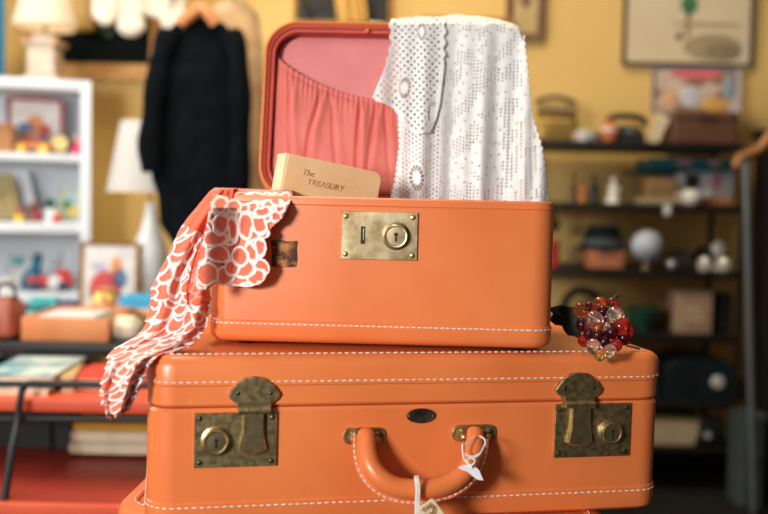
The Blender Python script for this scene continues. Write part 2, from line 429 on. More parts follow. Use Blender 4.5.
# low table that carries the stack (below the frame)
tb = thing('wooden_bench', 'wooden bench standing under the stack of tan suitcases', 'bench', (cc.x, cc.y, 0), (0, 0, 0))
tz = zl-.2
G().box((0, 0, tz-.015), (.75, .5, .03), .004).build('bench_top', 'wood', tb)
for sx in (-1, 1):
    for sy in (-1, 1): G().tube([(sx*.33, sy*.2, 0), (sx*.31, sy*.18, tz-.03)], [.014, .02], 10).build('leg', 'wood', tb)

# ------------------------------------------------------------------ TRAIN CASE
yawT = math.radians(-1.2)
TL, TR = P(206.5, 300, 1.098), P(555, 300, 1.09)
WT = (TR-TL).xy.length; yawT = math.atan2(TR.y-TL.y, TR.x-TL.x); DT = .245; HT = .168
mid = (TL.xy+TR.xy)/2; cT = mid+Vector((-math.sin(yawT), math.cos(yawT)))*DT/2
train = thing('vanity_case', 'small open tan leather vanity case with pink lining on top of the stack', 'suitcase',
              (cT.x, cT.y, ztop+.0032), (0, math.radians(.05), yawT), 'tan leather luggage set')
RT = .026
wall_t = .010
g = G()
g.slab(WT, DT, RT, [(.022, 0), (.013, .0018), (.006, .003), (.0015, .0065), (-.0004, .011), (-.0004, .026), (.0008, .0275), (.0008, .1575), (.0018, .1582), (.0008, .1589), (.0008, .160), (.002, .166), (.004, .1677), (.008, .1677), (.0095, .1655), (.0095, .012), (.02, .010)])
g.build('body_shell', 'leather', train)
g = G(); g.slab(WT-.018, DT-.018, RT-.008, [(.0005, .1605), (.0012, .1615), (.0022, .0125), (.03, .0115)], cap0=False); g.build('lining', 'linered', train)
g = G(); stitches(g, WT, DT, RT, -.0008, .0235, .0064); g.build('stitching', 'thread', train)
yT = -DT/2
for sx in (-1, 1):
    for sy in (-1, 1): G().lathe([(.008, -.0028), (.009, .0005), (.001, .0005)], (sx*WT*.4, sy*DT*.36, 0), 14).build('foot', 'black', train)  # feet added to lift the case and open a dark gap beneath
a = local_on(train, 341.5, 211, yT); b = local_on(train, 417, 260.5, yT)
g = G(); g.prism([(a.x, b.z), (b.x, b.z), (b.x, a.z), (a.x, a.z)], yT-.0022, yT+.002, .0007)
pl = g.build('lock_plate', 'brass_bright', train)
for x in (a.x+.0055, b.x-.0055):
    for z in (a.z-.0055, b.z+.0055): g = G(); rivet(g, x, z, yT-.002, .0032); g.build('rivet', 'brass', pl)
q = local_on(train, 396, 236, yT); lock(pl, q.x, q.z, yT-.0018, .0135, 'brass_bright')
q = local_on(train, 363, 235, yT)
g = G(); g.box((q.x, yT-.0022, q.z), (.0048, .0012, .0195)); g.build('hasp_slot', 'black', pl)
G().box((q.x+.0007, yT-.003, q.z+.001), (.0012, .0012, .013)).build('slot_tongue', 'brass_bright', pl)
# worn mark left by a missing fitting
a = local_on(train, 271, 239, yT); b = local_on(train, 297, 268, yT)
g = G()
ps = [(a.x+(b.x-a.x)*u, b.z+(a.z-b.z)*v) for u, v in ((.02, .05), (.3, 0), (.62, .02), (.95, .04), (1, .3), (.97, .7), (1, .96), (.6, .93), (.3, 1), (.0, .95), (.04, .5))]
g.prism(ps, yT-.0004, yT+.002); tag(g.build('worn_patch', 'patch', train), 'dark scuffed patch where a fitting is missing')

# lid: its own frame, hinged at the back, leaning back
HL = .259; TLd = .045
lean = math.radians(13.5)
lidm = Matrix.Translation((.003, DT/2-.003, .1635)) @ Matrix.Rotation(-lean, 4, 'X')     # child of the case
WLd = WT-.030
def lidpart(g, name, m, parent=None):
    # geometry: x width, y thickness (front = 0, back = +TLd), z height
    if parent is None:
        o = g.build(name, m, train); o.matrix_local = lidm
    else:
        o = g.build(name, m, parent)
    return o
def lidloft(prof, cap0, cap1, w=WLd, h=HL, R=.048):
    g = G(); rings = []
    for i, y in prof:
        rings.append([Vector((x, y, z+h/2)) for x, z in rrect(w-2*i, h-2*i, max(R-i, .001), 8)])
    g.loft(rings, cap0, cap1); return g
lidr = lidpart(lidloft([(.0052, .016), (.0050, .002), (.0038, 0), (.0016, 0), (0, .0025), (0, .018), (-.0008, .019), (-.0008, TLd-.01), (.003, TLd-.003), (.012, TLd), (.03, TLd)], False, True), 'lid_shell', 'leather')
lidpart(lidloft([(.0050, .0035), (.0085, .004), (.0105, .006), (.0115, .010), (.0125, .034)], False, False), 'lid_rim_lining', 'leather_rim', lidr)
pth = [Vector((x, .007, z+HL/2)) for x, z in rrect(WLd-.026, HL-.026, .036, 8)]
g = G(); pth.append(pth[0]); g.tube(pth, .0024, 8); lidpart(g, 'piping', 'piping', lidr)
g = G(); rings = []
for i, y in ((.0115, .034), (.0135, .030), (.018, .0262), (.028, .024), (.05, .023)):
    rings.append([Vector((x, y, z+HL/2)) for x, z in rrect(WLd-2*i, HL-2*i, .034, 8)])
g.loft(rings, False, True); lidpart(g, 'padded_panel', 'pink', lidr)
# gathered pocket
def frac(x): return x-math.floor(x)
nx, nz = 220, 70
pw = WLd-.032; x0 = -pw/2
folds = [(.05, .12, .9), (.20, -.22, 1.2), (.235, .16, .5), (.36, .0, 1.3), (.44, -.14, .9), (.47, .10, .5), (.62, .05, 1.), (.72, -.1, .9), (.80, .08, 1.), (.93, 0, .8)]
def ptop(u): return .214-.066*math.sin(PI*min(1, max(0, u)))**.72
rings = []
for j in range(nz+1):
    v = j/nz                       # 0 top, 1 bottom
    row = []
    for i in range(nx+1):
        u = i/nx
        zt = ptop(u); z = zt*(1-v)+.012*v
        edge = min(1, min(u, 1-u)*14)
        y = .016-.013*edge*math.sin(PI*min(1, v*1.15+.06))**.6
        gather = math.exp(-(v/.16)**2)
        y -= gather*.0016*math.sin(u*2*PI*46+2.2*noise.noise(Vector((u*13, 1, 0))))*edge
        y += .003*math.exp(-((v-.045)/.018)**2)*edge            # row of stitches under the ruffle
        for fu, dr, st in folds:
            du = u-(fu+dr*.35*v+.008*noise.noise(Vector((v*3, fu*20, 0))))
            wv = .005+.007*v
            A = st*.0085*min(1, v*5)*max(0, (1-v*.85))
            y += A*math.exp(-(du/wv)**2)*edge - A*.55*math.exp(-((du-.022)/(wv*2.4))**2)*edge
        y += .0025*noise.noise(Vector((u*9, v*4, 3)))
        row.append(Vector((x0+pw*u, min(y, .03), z)))
    rings.append(row)
g = G(); g.loft(rings, False, False, closed=False)
o = lidpart(g, 'gathered_pocket', 'pocket', lidr)
sm = o.modifiers.new('s', 'SOLIDIFY'); sm.thickness = .001; sm.offset = 1
# small stud on the rim and brass catch on the lid's top edge
Ml = mtx(train) @ lidm
def lid_local(px, py, yl):
    n_ = Ml.to_3x3() @ Vector((0, 1, 0)); return Ml.inverted() @ hitplane(px, py, Ml @ Vector((0, yl, 0)), n_)
q = lid_local(367, 30.5, .0)
g = G(); g.lathe([(.0016, -.004), (.0016, .002), (.0028, .003), (.0026, .0045), (.0001, .005)], (q.x, 0.001, q.z-.001), 14, 'y'); lidpart(g, 'rim_stud', 'leather', lidr)
q = lid_local(377, 18, .02)
g = G(); g.box((q.x, .018, HL+.003), (.021, .022, .0075), .002); g.box((q.x+.012, .018, HL+.002), (.012, .018, .005), .0015); lidpart(g, 'lid_catch', 'brass_bright', lidr)
g = G()
for sx in (-.12, .12): g.tube([(sx-.02, DT/2+.004, .1645), (sx+.02, DT/2+.004, .1645)], .004, 10)
g.build('hinge', 'brass', train)

# ------------------------------------------------------------------ BOOK in the case
yawK = math.radians(22)
pk = P(288, 190, 1.150)
bk = thing('old_book', 'small old tan book with cream edge standing tilted inside the open vanity case', 'book')
wb, tk = .120, .034
hb = .118
# local: x along the cover, y thickness backward, z up ; origin = front left bottom corner
rb = Matrix.Rotation(yawK, 3, 'Z') @ Matrix.Rotation(math.radians(9.5), 3, 'Y')
topc = P(288, 153.5, 1.150)
bk.rotation_euler = rb.to_euler(); bk.location = topc - rb @ Vector((0, 0, hb))
R_ = .009
def cover(y0, y1, w, dx=0, dz=0):
    pts = [(dx, 0), (dx+w, 0)] + [(dx+w-R_+R_*math.cos(t), hb+dz-R_+R_*math.sin(t)) for t in (0, .4, .8, 1.2, PI/2)] + [(dx, hb+dz)]
    g = G(); g.prism(pts, y0, y1, .0008); return g
cov = cover(-.0022, 0, wb).build('front_cover', 'book', bk)
g = G(); g.box((wb*.5-.001, tk/2, hb/2-.001), (wb-.006, tk-.001, hb-.005)); g.build('page_block', 'book_edge', bk)
g = G(); g.box((-.0012, tk/2, hb/2), (.003, tk+.003, hb+.001), .001); g.build('spine', 'book_edge', bk)
cover(tk, tk+.0024, wb+.006, 0, -.001).build('back_cover', 'book_edge', bk)
def textmesh(name, body, size, m, parent, mw, shear=0, extr=.0002):
    cu = bpy.data.curves.new(name, 'FONT'); cu.body = body; cu.size = size; cu.extrude = extr; cu.shear = shear
    o = bpy.data.objects.new(name, cu); C.objects.link(o)
    dg = bpy.context.evaluated_depsgraph_get(); me = bpy.data.meshes.new_from_object(o.evaluated_get(dg))
    bpy.data.objects.remove(o); me.transform(mw); me.materials.clear(); me.materials.append(M[m])
    ob = bpy.data.objects.new(name, me); C.objects.link(ob); ob.parent = parent; return ob
rx = Matrix.Rotation(PI/2, 4, 'X')
textmesh('title_lettering', 'The', .010, 'ink', cov, Matrix.Translation((.020, -.0024, hb-.021)) @ rx, .2)
textmesh('title_lettering', 'TREASURY', .0098, 'ink', cov, Matrix.Translation((.028, -.0024, hb-.031)) @ rx, .15)

# ------------------------------------------------------------------ SHEETS (shawl, lace)
def interp(tbl, t):
    if t <= tbl[0][0]: return tbl[0][1:]
    for a, b in zip(tbl, tbl[1:]):
        if t <= b[0]:
            f = (t-a[0])/(b[0]-a[0]); return tuple(p+(q-p)*f for p, q in zip(a[1:], b[1:]))
    return tbl[-1][1:]
def cat(pts, t):
    """Catmull-Rom through rows of tuples, t in 0..1"""
    n = len(pts)-1; x = min(max(t*n, 0), n-1e-6); i = int(x); f = x-i
    p = [pts[max(i-1, 0)], pts[i], pts[i+1], pts[min(i+2, n)]]
    return [.5*(2*b+(c_-a)*f+(2*a-5*b+4*c_-d)*f*f+(3*b-a-3*c_+d)*f**3) for a, b, c_, d in zip(*p)]
CORAL = (.80, .13, .06); CORAL2 = (.86, .24, .15); WHT = (.95, .83, .80)
def petal_color(x, y, petals, lw):
    """first petal that covers (x,y) -> colour, height"""
    for (cx, cy, rx_, ry_, an) in petals:
        dx, dy = x-cx, y-cy
        if abs(dx) > 1.3*max(rx_, ry_)+lw or abs(dy) > 1.3*max(rx_, ry_)+lw: continue
        ca, sa = math.cos(an), math.sin(an); u = (dx*ca+dy*sa); v = (-dx*sa+dy*ca)
        v2 = v*(1.0+.25*(v < 0)); w_ = rx_*(1+.12*v/ry_)
        d = math.hypot(u/w_, v2/ry_)
        if d < 1:
            rim = (1-d)*min(rx_, ry_)
            if rim < lw: return WHT, .4+.6*d
            if rim < lw*1.35: return tuple((a+b)/2 for a, b in zip(WHT, CORAL2)), .4+.6*d
            hatch = noise.noise(Vector((x*.9, y*.9, 1)))
            k = .5+.5*hatch
            return tuple(a*(1-k)+b*k for a, b in zip(CORAL, CORAL2)), .4+.6*d
    return None, 0
def sheet(name, S, nu, nv, colf, keep, m, parent=None, solid=.0012, reliefS=0):
    grid = []; cols = []
    for j in range(nv+1):
        for i in range(nu+1):
            u, v = i/nu, j/nv
            c_, h = colf(u, v) if colf else (None, 0)
            grid.append(S(u, v, h)); cols.append(c_)
    faces = []
    for j in range(nv):
        for i in range(nu):
            if keep is None or keep((i+.5)/nu, (j+.5)/nv):
                a = j*(nu+1)+i; faces.append((a, a+nu+1, a+nu+2, a+1))
    me = bpy.data.meshes.new(name); me.from_pydata([tuple(p) for p in grid], [], faces)
    if colf:
        ca = me.color_attributes.new('Col', 'FLOAT_COLOR', 'POINT')
        for i, c_ in enumerate(cols): ca.data[i].color = (*(c_ or CORAL), 1)
    me.validate()
    bm = bmesh.new(); bm.from_mesh(me)
    bmesh.ops.delete(bm, geom=[v for v in bm.verts if not v.link_faces], context='VERTS')
    for f in bm.faces: f.smooth = True
    bm.to_mesh(me); bm.free()
    me.materials.append(M[m]); o = bpy.data.objects.new(name, me); C.objects.link(o)
    if parent: o.parent = parent
    if solid:
        s_ = o.modifiers.new('thickness', 'SOLIDIFY'); s_.thickness = solid; s_.offset = 0
    return o
shawl = thing('patterned_shawl', 'coral red shawl with white petal pattern draped over the vanity case corner', 'shawl', P(212, 340, 1.06))
sinv = Matrix.Translation(-shawl.location)
# the tail: rows of (left px, left py, right px, right py, Y)
rows = [(216, 196, 240, 191, 1.150), (212, 190, 234, 189, 1.100), (198, 206, 232, 204, 1.090), (181, 228, 226, 226, 1.080), (168, 256, 214, 250, 1.080), (153, 286, 210, 284, 1.080),
        (150, 308, 210, 306, 1.080), (140, 333, 205, 329, 1.075), (112, 351, 190, 346, 1.050), (107, 366, 156, 358, 1.000), (101, 388, 144, 378, .990), (103, 404, 137, 396, .990), (110, 420, 124, 416, .992)]
TN = len(rows)-1
tp = []
rr = random.Random(3)
for ry in range(34):
    y = 8+ry*6.6; step = 13
    for k in range(-1, 8):
        tp.append((k*step+(ry % 2)*6.5+rr.uniform(-3.5, 3.5), y+rr.uniform(-3, 3), 7.6+rr.uniform(-2, 2), 9.0+rr.uniform(-2, 2.5), rr.uniform(-.8, .8)))
def tail_px(u, v):
    lx, ly, rx_, ry_, Y = cat(rows, v)
    return lx+(rx_-lx)*u, ly+(ry_-ly)*u, Y
def tail_sc(u, v):
    lx, ly, rx_, ry_, Y = cat(rows, v); w = rx_-lx
    return (u-.5)*min(w, 60)+35, v*245
def tailcol(u, v):
    sx, sy = tail_sc(u, v)
    sx += 4*noise.noise(Vector((sx*.05, sy*.03, 5)))
    # plain coral side near the top right
    px_, py_, _ = tail_px(u, v)
    if py_ < 224+(px_-182)*.45: return CORAL, 0
    c_, h = petal_color(sx, sy, tp, 1.35+.7*noise.noise(Vector((sx*.13, sy*.13, 9))))
    if c_ is None: c_ = CORAL2
    if u > .6 and py_ < 305: c_ = tuple(a*.72+b*.28 for a, b in zip(CORAL, c_)); h *= .4
    return c_, h
def tailS(u, v, h):
    px, py, Y = tail_px(u, v)
    amp = .010*min(1, max(0, (v-.03)*5))
    Y += amp*(math.sin(u*PI*3.3+v*6)+.5*math.sin(u*PI*7+v*11))*.5 - h*.0060 + .010*(2*abs(u-.5))**2
    # jagged outline following the petals
    sx, sy = tail_sc(u, v)
    jg = min(1, max(.15, (v-.25)*4))
    e = 3.0*jg*(frac(sy*.075)-.4)*max(0, 1-u*4)+2.4*jg*(frac(sy*.083+.3)-.5)*max(0, (u-.75)*4)
    p = P(px - e if u < .5 else px + e, py+e*.4, Y)
    if v > .60 and v < .70: p.z = max(p.z, ztop+.003 if p.x > LX else p.z)
    return sinv @ p
def tailkeep(u, v):
    sx, sy = tail_sc(u, v)
    end = 1-.035*abs(math.sin(u*PI*2.5))
    return v < end
sheet('hanging_end', tailS, 90, 380, tailcol, tailkeep, 'shawl', shawl)
# the flap on the front of the case
def z5(x, y, a, b, an=0): return (190+x/4.89, 185+y/4.89, a/4.89, b/4.89, an)
fpet = [z5(215, 100, 42, 34), z5(262, 66, 62, 34, .2), z5(330, 60, 50, 26, .2), z5(420, 75, 48, 26, .5), z5(145, 92, 36, 52, .3), z5(355, 130, 52, 32, -.2), z5(385, 95, 36, 28),
        z5(272, 190, 40, 78), z5(208, 208, 28, 82, -.1), z5(150, 185, 38, 62, .2), z5(335, 190, 40, 58, -.4), z5(300, 230, 44, 52), z5(120, 258, 70, 46, 0), z5(190, 250, 46, 50), z5(75, 235, 30, 60),
        z5(360, 235, 30, 28), z5(245, 345, 44, 60), z5(300, 325, 30, 70, -.25), z5(140, 335, 60, 48, .2), z5(345, 300, 30, 60, 0), z5(205, 400, 40, 50), z5(255, 400, 72, 55, .1), z5(85, 430, 56, 66, .1), z5(325, 445, 48, 42, -.5), z5(350, 400, 42, 50), z5(170, 440, 50, 52), z5(220, 450, 90, 44), z5(275, 470, 50, 30), z5(50, 330, 40, 60), z5(60, 480, 30, 40, .2)]
for ry in range(3):
    for k in range(10): fpet.append((204+k*9+(ry % 2)*4, 198+ry*9, 6, 7, 0))
flapoly = [(214, 188), (292, 191), (292.5, 197), (283, 217), (270, 229), (273, 240), (273, 265), (268, 278), (262, 289), (230, 289), (205, 289), (195, 290), (198, 265), (204, 238), (209, 212)]
def inpoly(x, y, poly):
    r = False; n_ = len(poly)
    for i in range(n_):
        x1, y1 = poly[i]; x2, y2 = poly[i-1]
        if (y1 > y) != (y2 > y) and x < (x2-x1)*(y-y1)/(y2-y1)+x1: r = not r
    return r
fx0, fx1, fy0, fy1 = 190, 296, 186, 292
def flapcol(u, v):
    x, y = fx0+(fx1-fx0)*u, fy0+(fy1-fy0)*v
    c_, h = petal_color(x+1.6*noise.noise(Vector((x*.12, y*.12, 0))), y+1.6*noise.noise(Vector((x*.12, y*.12, 7))), fpet, 1.9+1.1*noise.noise(Vector((x*.2, y*.2, 4))))
    return (c_ or CORAL2), h
def flapS(u, v, h):
    x, y = fx0+(fx1-fx0)*u, fy0+(fy1-fy0)*v
    t = min(1, max(0, (y-196)/12.))
    w_ = min(1, max(0, (240-x)/36.)); tw = min(1, max(0, (y-188)/8.)); Y = 1.112-.030*t - .034*w_*w_*(3-2*w_)*max(t, tw)
    if y < 196: Y += (196-y)*.006
    Y -= .005*t*math.sin((x-200)*.10+(y-200)*.02) + .004*h
    return sinv @ P(x, y, Y)
def scal(x, y):
    if not inpoly(x, y, flapoly): return False
    if y > 271 or (x > 262 and y > 236): return petal_color(x, y, fpet[:-30], 1.9)[0] is not None
    return True
sheet('front_flap', flapS, 190, 190, flapcol, lambda u, v: scal(fx0+(fx1-fx0)*u+.5*math.sin(v*260), fy0+(fy1-fy0)*v+.5*math.sin(u*260)), 'shawl', shawl)

# lace
lace = thing('lace_tablecloth', 'white crocheted lace cloth draped over the raised pink lid of the vanity case', 'lace cloth', P(460, 200, 1.33))
linv = Matrix.Translation(-lace.location)
def lidY(px, py):     # depth of the lid rim's front plane at this row
    n_ = Ml.to_3x3() @ Vector((0, 1, 0)); return hitplane(px, py, Ml @ Vector((0, -.0015, 0)), n_).y
leftp = [(18, 398), (120, 398), (147, 399), (180, 395), (194, 391), (215, 389)]
rightp = [(18, 516), (24, 521.5), (33, 524), (73, 528), (114, 532), (147, 542), (180, 547), (215, 550)]
motifs = [(405, 88, 6, 11, .1), (433.5, 113, 6, 12, 0), (417, 178, 7.5, 13, -.1), (422, 32, 4.5, 9, 0)]
def lacehole(x, y, ang, pitch, dens, seed):
    for (mx, my, a, b, an) in motifs:
        dx, dy = x-mx, y-my
        if abs(dx) < 18 and abs(dy) < 18:
            ca, sa = math.cos(an), math.sin(an); u = dx*ca+dy*sa; v = -dx*sa+dy*ca
            d = math.hypot(u/a, v/b)
            if d < .55: return False
            if d < 1.0: return frac(math.atan2(v/b, u/a)*15/(2*PI)) > .36
            if d < 1.22: return False
    ca, sa = math.cos(ang), math.sin(ang); u = (x*ca+y*sa)/pitch; v = (-x*sa+y*ca)/pitch
    i, j = math.floor(u), math.floor(v); fu, fv = u-i, v-j
    if dens > 0:
        a_, b_ = (i+seed) % 14-7, (j+seed) % 18-9
        dd = abs(a_)+abs(b_)*.8
        if 3.2 < dd < 5.0 or dd < 1.2 or (noise.noise(Vector((i*.23, j*.17, seed))) > .08-dens*.28 and (i*3+j) % 7 != 0): return False
    hh = .27 if ang > .5 else .30
    return hh < fu < 1-hh+.04 and hh < fv < 1-hh+.04
def foldY(x, y):
    t = min(1, max(0, (y-22)/150.))
    f = .0075*math.sin((x-392)*.115+.6+y*.004)+.0035*math.sin((x-392)*.31+y*.012)+.010*math.exp(-((x-500-(y-150)*.03)/6.5)**2)*t
    return f*(.25+.9*t)
def lace_y(x, y, off):
    yy = max(y, 24)
    t = (yy-24)/180.
    Y = lidY(x, 30)-.006-off - .050*min(1, t*1.1) - .036*t
    if y < 24: Y += (24-y)*.0065
    return Y-.003+foldY(x, y)
topc_ = [(385, 21), (392, 19.5), (420, 17), (440, 17.5), (455, 14.5), (478, 16.5), (500, 20), (513, 24), (519, 27.5), (523, 36), (560, 40)]
def topy(x): return interp(topc_, x)[0]
def lx(u, v, off, X0=370, X1=552, Y0=12, Y1=218):
    x = X0+(X1-X0)*u; y = Y0+(Y1-Y0)*v
    return x, y
def laceS_off(off):
    def S(u, v, h):
        x, y = lx(u, v, off)
        ty = topy(x); Y = lace_y(x, y, off)
        if y < ty+5: Y += (ty+5-y)*.004
        return linv @ P(x, y, Y)
    return S
def keep_main(u, v):
    x, y = lx(u, v, 0)
    l = interp(leftp, y)[0]; r = interp(rightp, y)[0]+.7*math.sin(y*.9)
    if x < l or x > r or y < topy(x): return False
    if x < l+4: return frac(y/5.5) > .25 or x > l+2.0
    if x > r-1.5: return True
    return not lacehole(x, y, .06*math.sin(x*.03), 4.4 if x < 440 else 3.4, .0 if x < 440 and y > 120 else (.55 if x < 505 else .2), 3)
front = [(389.5, 10), (391, 45), (386, 66), (372.5, 97), (376, 101), (386, 104), (393, 108), (399, 116), (403, 123), (409, 130), (418, 134), (430, 132.5), (436, 120), (440, 104), (444, 70), (446, 10)]
def keep_front(u, v):
    x, y = lx(u, v, 0)
    if y < topy(x): return False
    for k in range(14):
        cxs = [(390, 26), (389.5, 38), (394, 106), (401, 119), (411, 131), (424, 133)]
    e = 1.2*math.sin(y*.55)
    if not inpoly(x+(e if y < 60 else 0), y, front): return False
    if not inpoly(x-3.2, y+2, front) : return True
    if not inpoly(x+4, y, front) and x > 420: return True
    return not lacehole(x, y, .72, 5.0, 0, 0)
sheet('main_layer', laceS_off(0), 420, 480, None, keep_main, 'lace', lace, .0013)
sheet('top_layer', laceS_off(.007), 365, 400, None, keep_front, 'lace', lace, .0014)

# ------------------------------------------------------------------ GRAPES
gr = thing('glass_grape_bunch', 'bunch of clear and dark red glass grapes lying on the wide suitcase', 'ornament', P(603, 350, 1.12))
ginv = -gr.location
ber = [(580.5, 310.5, 7.4, 'g_amber', 1.145), (594.4, 319.5, 9, 'g_clear', 1.112), (615, 315, 9, 'g_clear', 1.112), (621.5, 326.5, 9.6, 'g_red', 1.108), (598, 328.7, 6.4, 'g_amber', 1.104),
       (598, 336, 6.2, 'g_dark', 1.098), (611.7, 332.6, 6.4, 'g_dark', 1.100), (589.5, 334, 6.2, 'g_dark', 1.112), (584, 340.5, 6.5, 'g_red', 1.118), (593.5, 346.5, 7.6, 'g_clear', 1.092), (599.7, 355.4, 5.8, 'g_yel', 1.083),
       (609.8, 351.5, 7.3, 'g_clear', 1.087), (616, 345, 6.5, 'g_red', 1.097), (624, 338, 7, 'g_dark', 1.115), (600, 304.5, 7.5, 'g_amber', 1.14), (613, 304, 6.3, 'g_red', 1.145), (603, 312, 6.2, 'g_dark', 1.13),
       (582.5, 325, 6.8, 'g_dark', 1.135), (604.5, 341.5, 5.6, 'g_dark', 1.096), (590, 308, 6.5, 'g_dark', 1.155), (607, 322, 6.5, 'g_red', 1.122), (628.5, 331, 5.5, 'g_red', 1.125), (607, 326, 4, 'g_clear', 1.099), (596, 312, 6, 'g_red', 1.14), (612, 325, 7, 'g_dark', 1.13), (600, 338, 7.5, 'g_dark', 1.12), (590, 326, 7, 'g_red', 1.13)]
proto = None
for bx, by, br_, m_, Y in ber:
    p = P(bx, by, Y)+ginv; r = br_*kk(Y)
    key = 'berry_'+m_
    if key not in bpy.data.meshes:
        gg = G(); gg.sphere((0, 0, 0), 1, (1, 1, 1), 24); o = gg.build('berry', m_, gr); o.data.name = key
    else:
        o = bpy.data.objects.new('berry', bpy.data.meshes[key]); C.objects.link(o); o.parent = gr
    o.location = p; o.scale = (r, r*.95, r*(1.08 if br_ < 8.5 else .97)); o.rotation_euler = (.2*rnd.uniform(-1, 1), .5*rnd.uniform(-1, 1), 0)
def leafmesh(pts, Y0, Y1, name):
    cx = sum(p[0] for p in pts)/len(pts); cy = sum(p[1] for p in pts)/len(pts)
    g = G(); rings = []
    for s_ in (0.02, .35, .7, 1.0):
        rings.append([P(cx+(x-cx)*s_, cy+(y-cy)*s_, Y0+(Y1-Y0)*((cx+(x-cx)*s_-545)/35.)+.006*math.sin(k*1.9)*s_*s_+.004*s_)+ginv for k, (x, y) in enumerate(pts)])
    g.loft(rings, False, False); o = g.build(name, 'leaf', gr)
    s2 = o.modifiers.new('t', 'SOLIDIFY'); s2.thickness = .0009; return o
leafmesh([(548, 308), (556, 306), (562, 304.5), (570, 307), (578, 307), (584, 315), (583, 330), (578, 338), (573, 336), (568, 335.5), (564, 331), (562, 326), (555, 325), (549, 320), (553, 314)], 1.185, 1.15, 'leaf')
g = G(); g.tube(smooth_path([P(603, 322, 1.13)+ginv, P(609, 308, 1.14)+ginv, P(613, 300, 1.15)+ginv, P(618, 295, 1.152)+ginv], 4), [.0022]*9+[.0022, .0024, .003, .0032], 8)
g.build('stem', 'leaf', gr)
g = G(); g.tube([P(616, 340, 1.12)+ginv, P(628, 346, 1.13)+ginv, P(639, 348.6, 1.15)+ginv], .0012, 6); g.build('wire_stem', 'black', gr)

# ------------------------------------------------------------------ TAGS ON THE HANDLE
def bl(px, py, out): return mtx(big) @ local_on(big, px, py, yf-out*1.4)
wt = thing('string_tag', 'torn white paper tag tied with white string to the right end of the handle', 'tag', bl(474, 474, .045))
wi = -wt.location
lp = [(474, 437, .022), (466, 444, .030), (463, 450, .034), (468, 456, .037), (478, 455, .037), (484, 448, .034), (485, 440, .030), (480, 436, .022)]
g = G(); g.tube(smooth_path([bl(*p)+wi for p in lp], 4), .0010, 6)
g.tube(smooth_path([bl(*p)+wi for p in ((462.5, 444, .033), (463, 455, .038), (466, 462, .041), (472, 466, .043))], 4), .0009, 6)
g.tube(smooth_path([bl(*p)+wi for p in ((484, 446, .034), (478, 456, .040), (467, 460, .041), (472, 468, .043))], 4), .0009, 6)
g.tube(smooth_path([bl(*p)+wi for p in ((470, 457, .040), (475, 461, .042), (471, 466, .043))], 4), .0009, 6)
g.build('string', 'cotton', wt)
pts = [(457.5, 467.5), (463, 465), (469, 464.5), (474, 466), (479, 470), (481, 475), (483.5, 480.5), (477, 479.5), (473, 476.5), (467, 471.5), (462, 470)]
g = G(); g.loft([[bl(x, y, .0425-.003*math.sin(x*.4))+wi for x, y in pts], [bl(x, y, .0416-.003*math.sin(x*.4))+wi for x, y in pts]]); g.build('paper_tag', 'whitepaper', wt)
pt = thing('price_tag', 'cream tag with brown script on a thick white cord round the handle', 'tag', bl(425, 500, .044))
pi_ = -pt.location
g = G()
for dx in (-1.1, 1.1):
    g.tube(smooth_path([bl(*p)+pi_ for p in ((416.5+dx, 478, .028), (416.5+dx, 476.5, .040), (417+dx, 481, .0445), (418+dx, 490, .045), (417.5+dx, 500, .045), (417+dx, 522, .044))], 4), .00145, 6)
g.build('cord', 'cotton', pt)
tagp = [(419, 506), (425.5, 503), (430, 499), (432.5, 498.5), (436, 503), (447, 518), (430, 531), (418, 514)]
g = G(); g.loft([[bl(x, y, .0462)+pi_ for x, y in tagp], [bl(x, y, .0450)+pi_ for x, y in tagp]]); crd = g.build('card', 'paper', pt)
g = G()
scr = [(422, 511), (424, 507), (425, 512), (427, 505), (428, 510), (430, 502.5), (431, 508), (433, 504), (433, 510), (435, 506), (436, 511)]
g.tube(smooth_path([bl(x, y, .0466)+pi_ for x, y in scr], 4), .0007, 5)
g.tube(smooth_path([bl(x+3, y+7, .0466)+pi_ for x, y in scr[:8]], 4), .0007, 5)
g.build('handwriting', 'ink', crd)

# ================================================================== BACKGROUND
# ---- display table on the left
TZ = .572
def onz(px, Y, z):       # world point at depth Y, height z, under this picture column
    y = 198-(z-.9)/Y*F
    for _ in range(3):
        p = P(px, y, Y); y += (p.z-z)*F/Y
    return P(px, y, Y)
dt = thing('display_table', 'black topped metal table on the left holding the wooden tray, framed picture and boxes', 'table', (-1.0, 2.465, 0))
G().box((0, 0, TZ-.014), (1.00, .73, .028), .004).build('tabletop', 'blackm', dt)
for sx in (-1, 1):
    for sy in (-1, 1): G().tube([(sx*.47, sy*.34, 0), (sx*.47, sy*.34, TZ-.028)], .014, 8).build('leg', 'blackm', dt)
# ---- red bench rack in front
rk = thing('metal_bench', 'black tubular metal bench frame with two red boards at the lower left', 'bench', (-.85, 1.9, 0))
ri = -rk.location
z1 = P(60, 398, 1.82).z
def wb_(x0, x1, y0, y1, z0, z1_): return ((x0+x1)/2+ri.x, (y0+y1)/2+ri.y, (z0+z1_)/2), (x1-x0, y1-y0, z1_-z0)
xr = -.36
c0, s0 = wb_(-1.35, xr, 1.80, 2.06, P(60, 412, 1.80).z, z1); o = G().box(c0, s0, .002).build('upper_board', 'redboard', rk)
zlb = P(60, 503, 1.66).z
c0, s0 = wb_(-1.35, xr, 1.66, 2.02, zlb-.024, zlb); G().box(c0, s0, .002).build('lower_board', 'darkred', rk)
c0, s0 = wb_(-1.35, xr, 1.648, 1.66, zlb-.034, zlb+.001); G().box(c0, s0, .002).build('board_edging', 'redboard', rk)
za = P(60, 385, 1.78).z; zb_ = P(60, 419, 1.78).z
g = G()
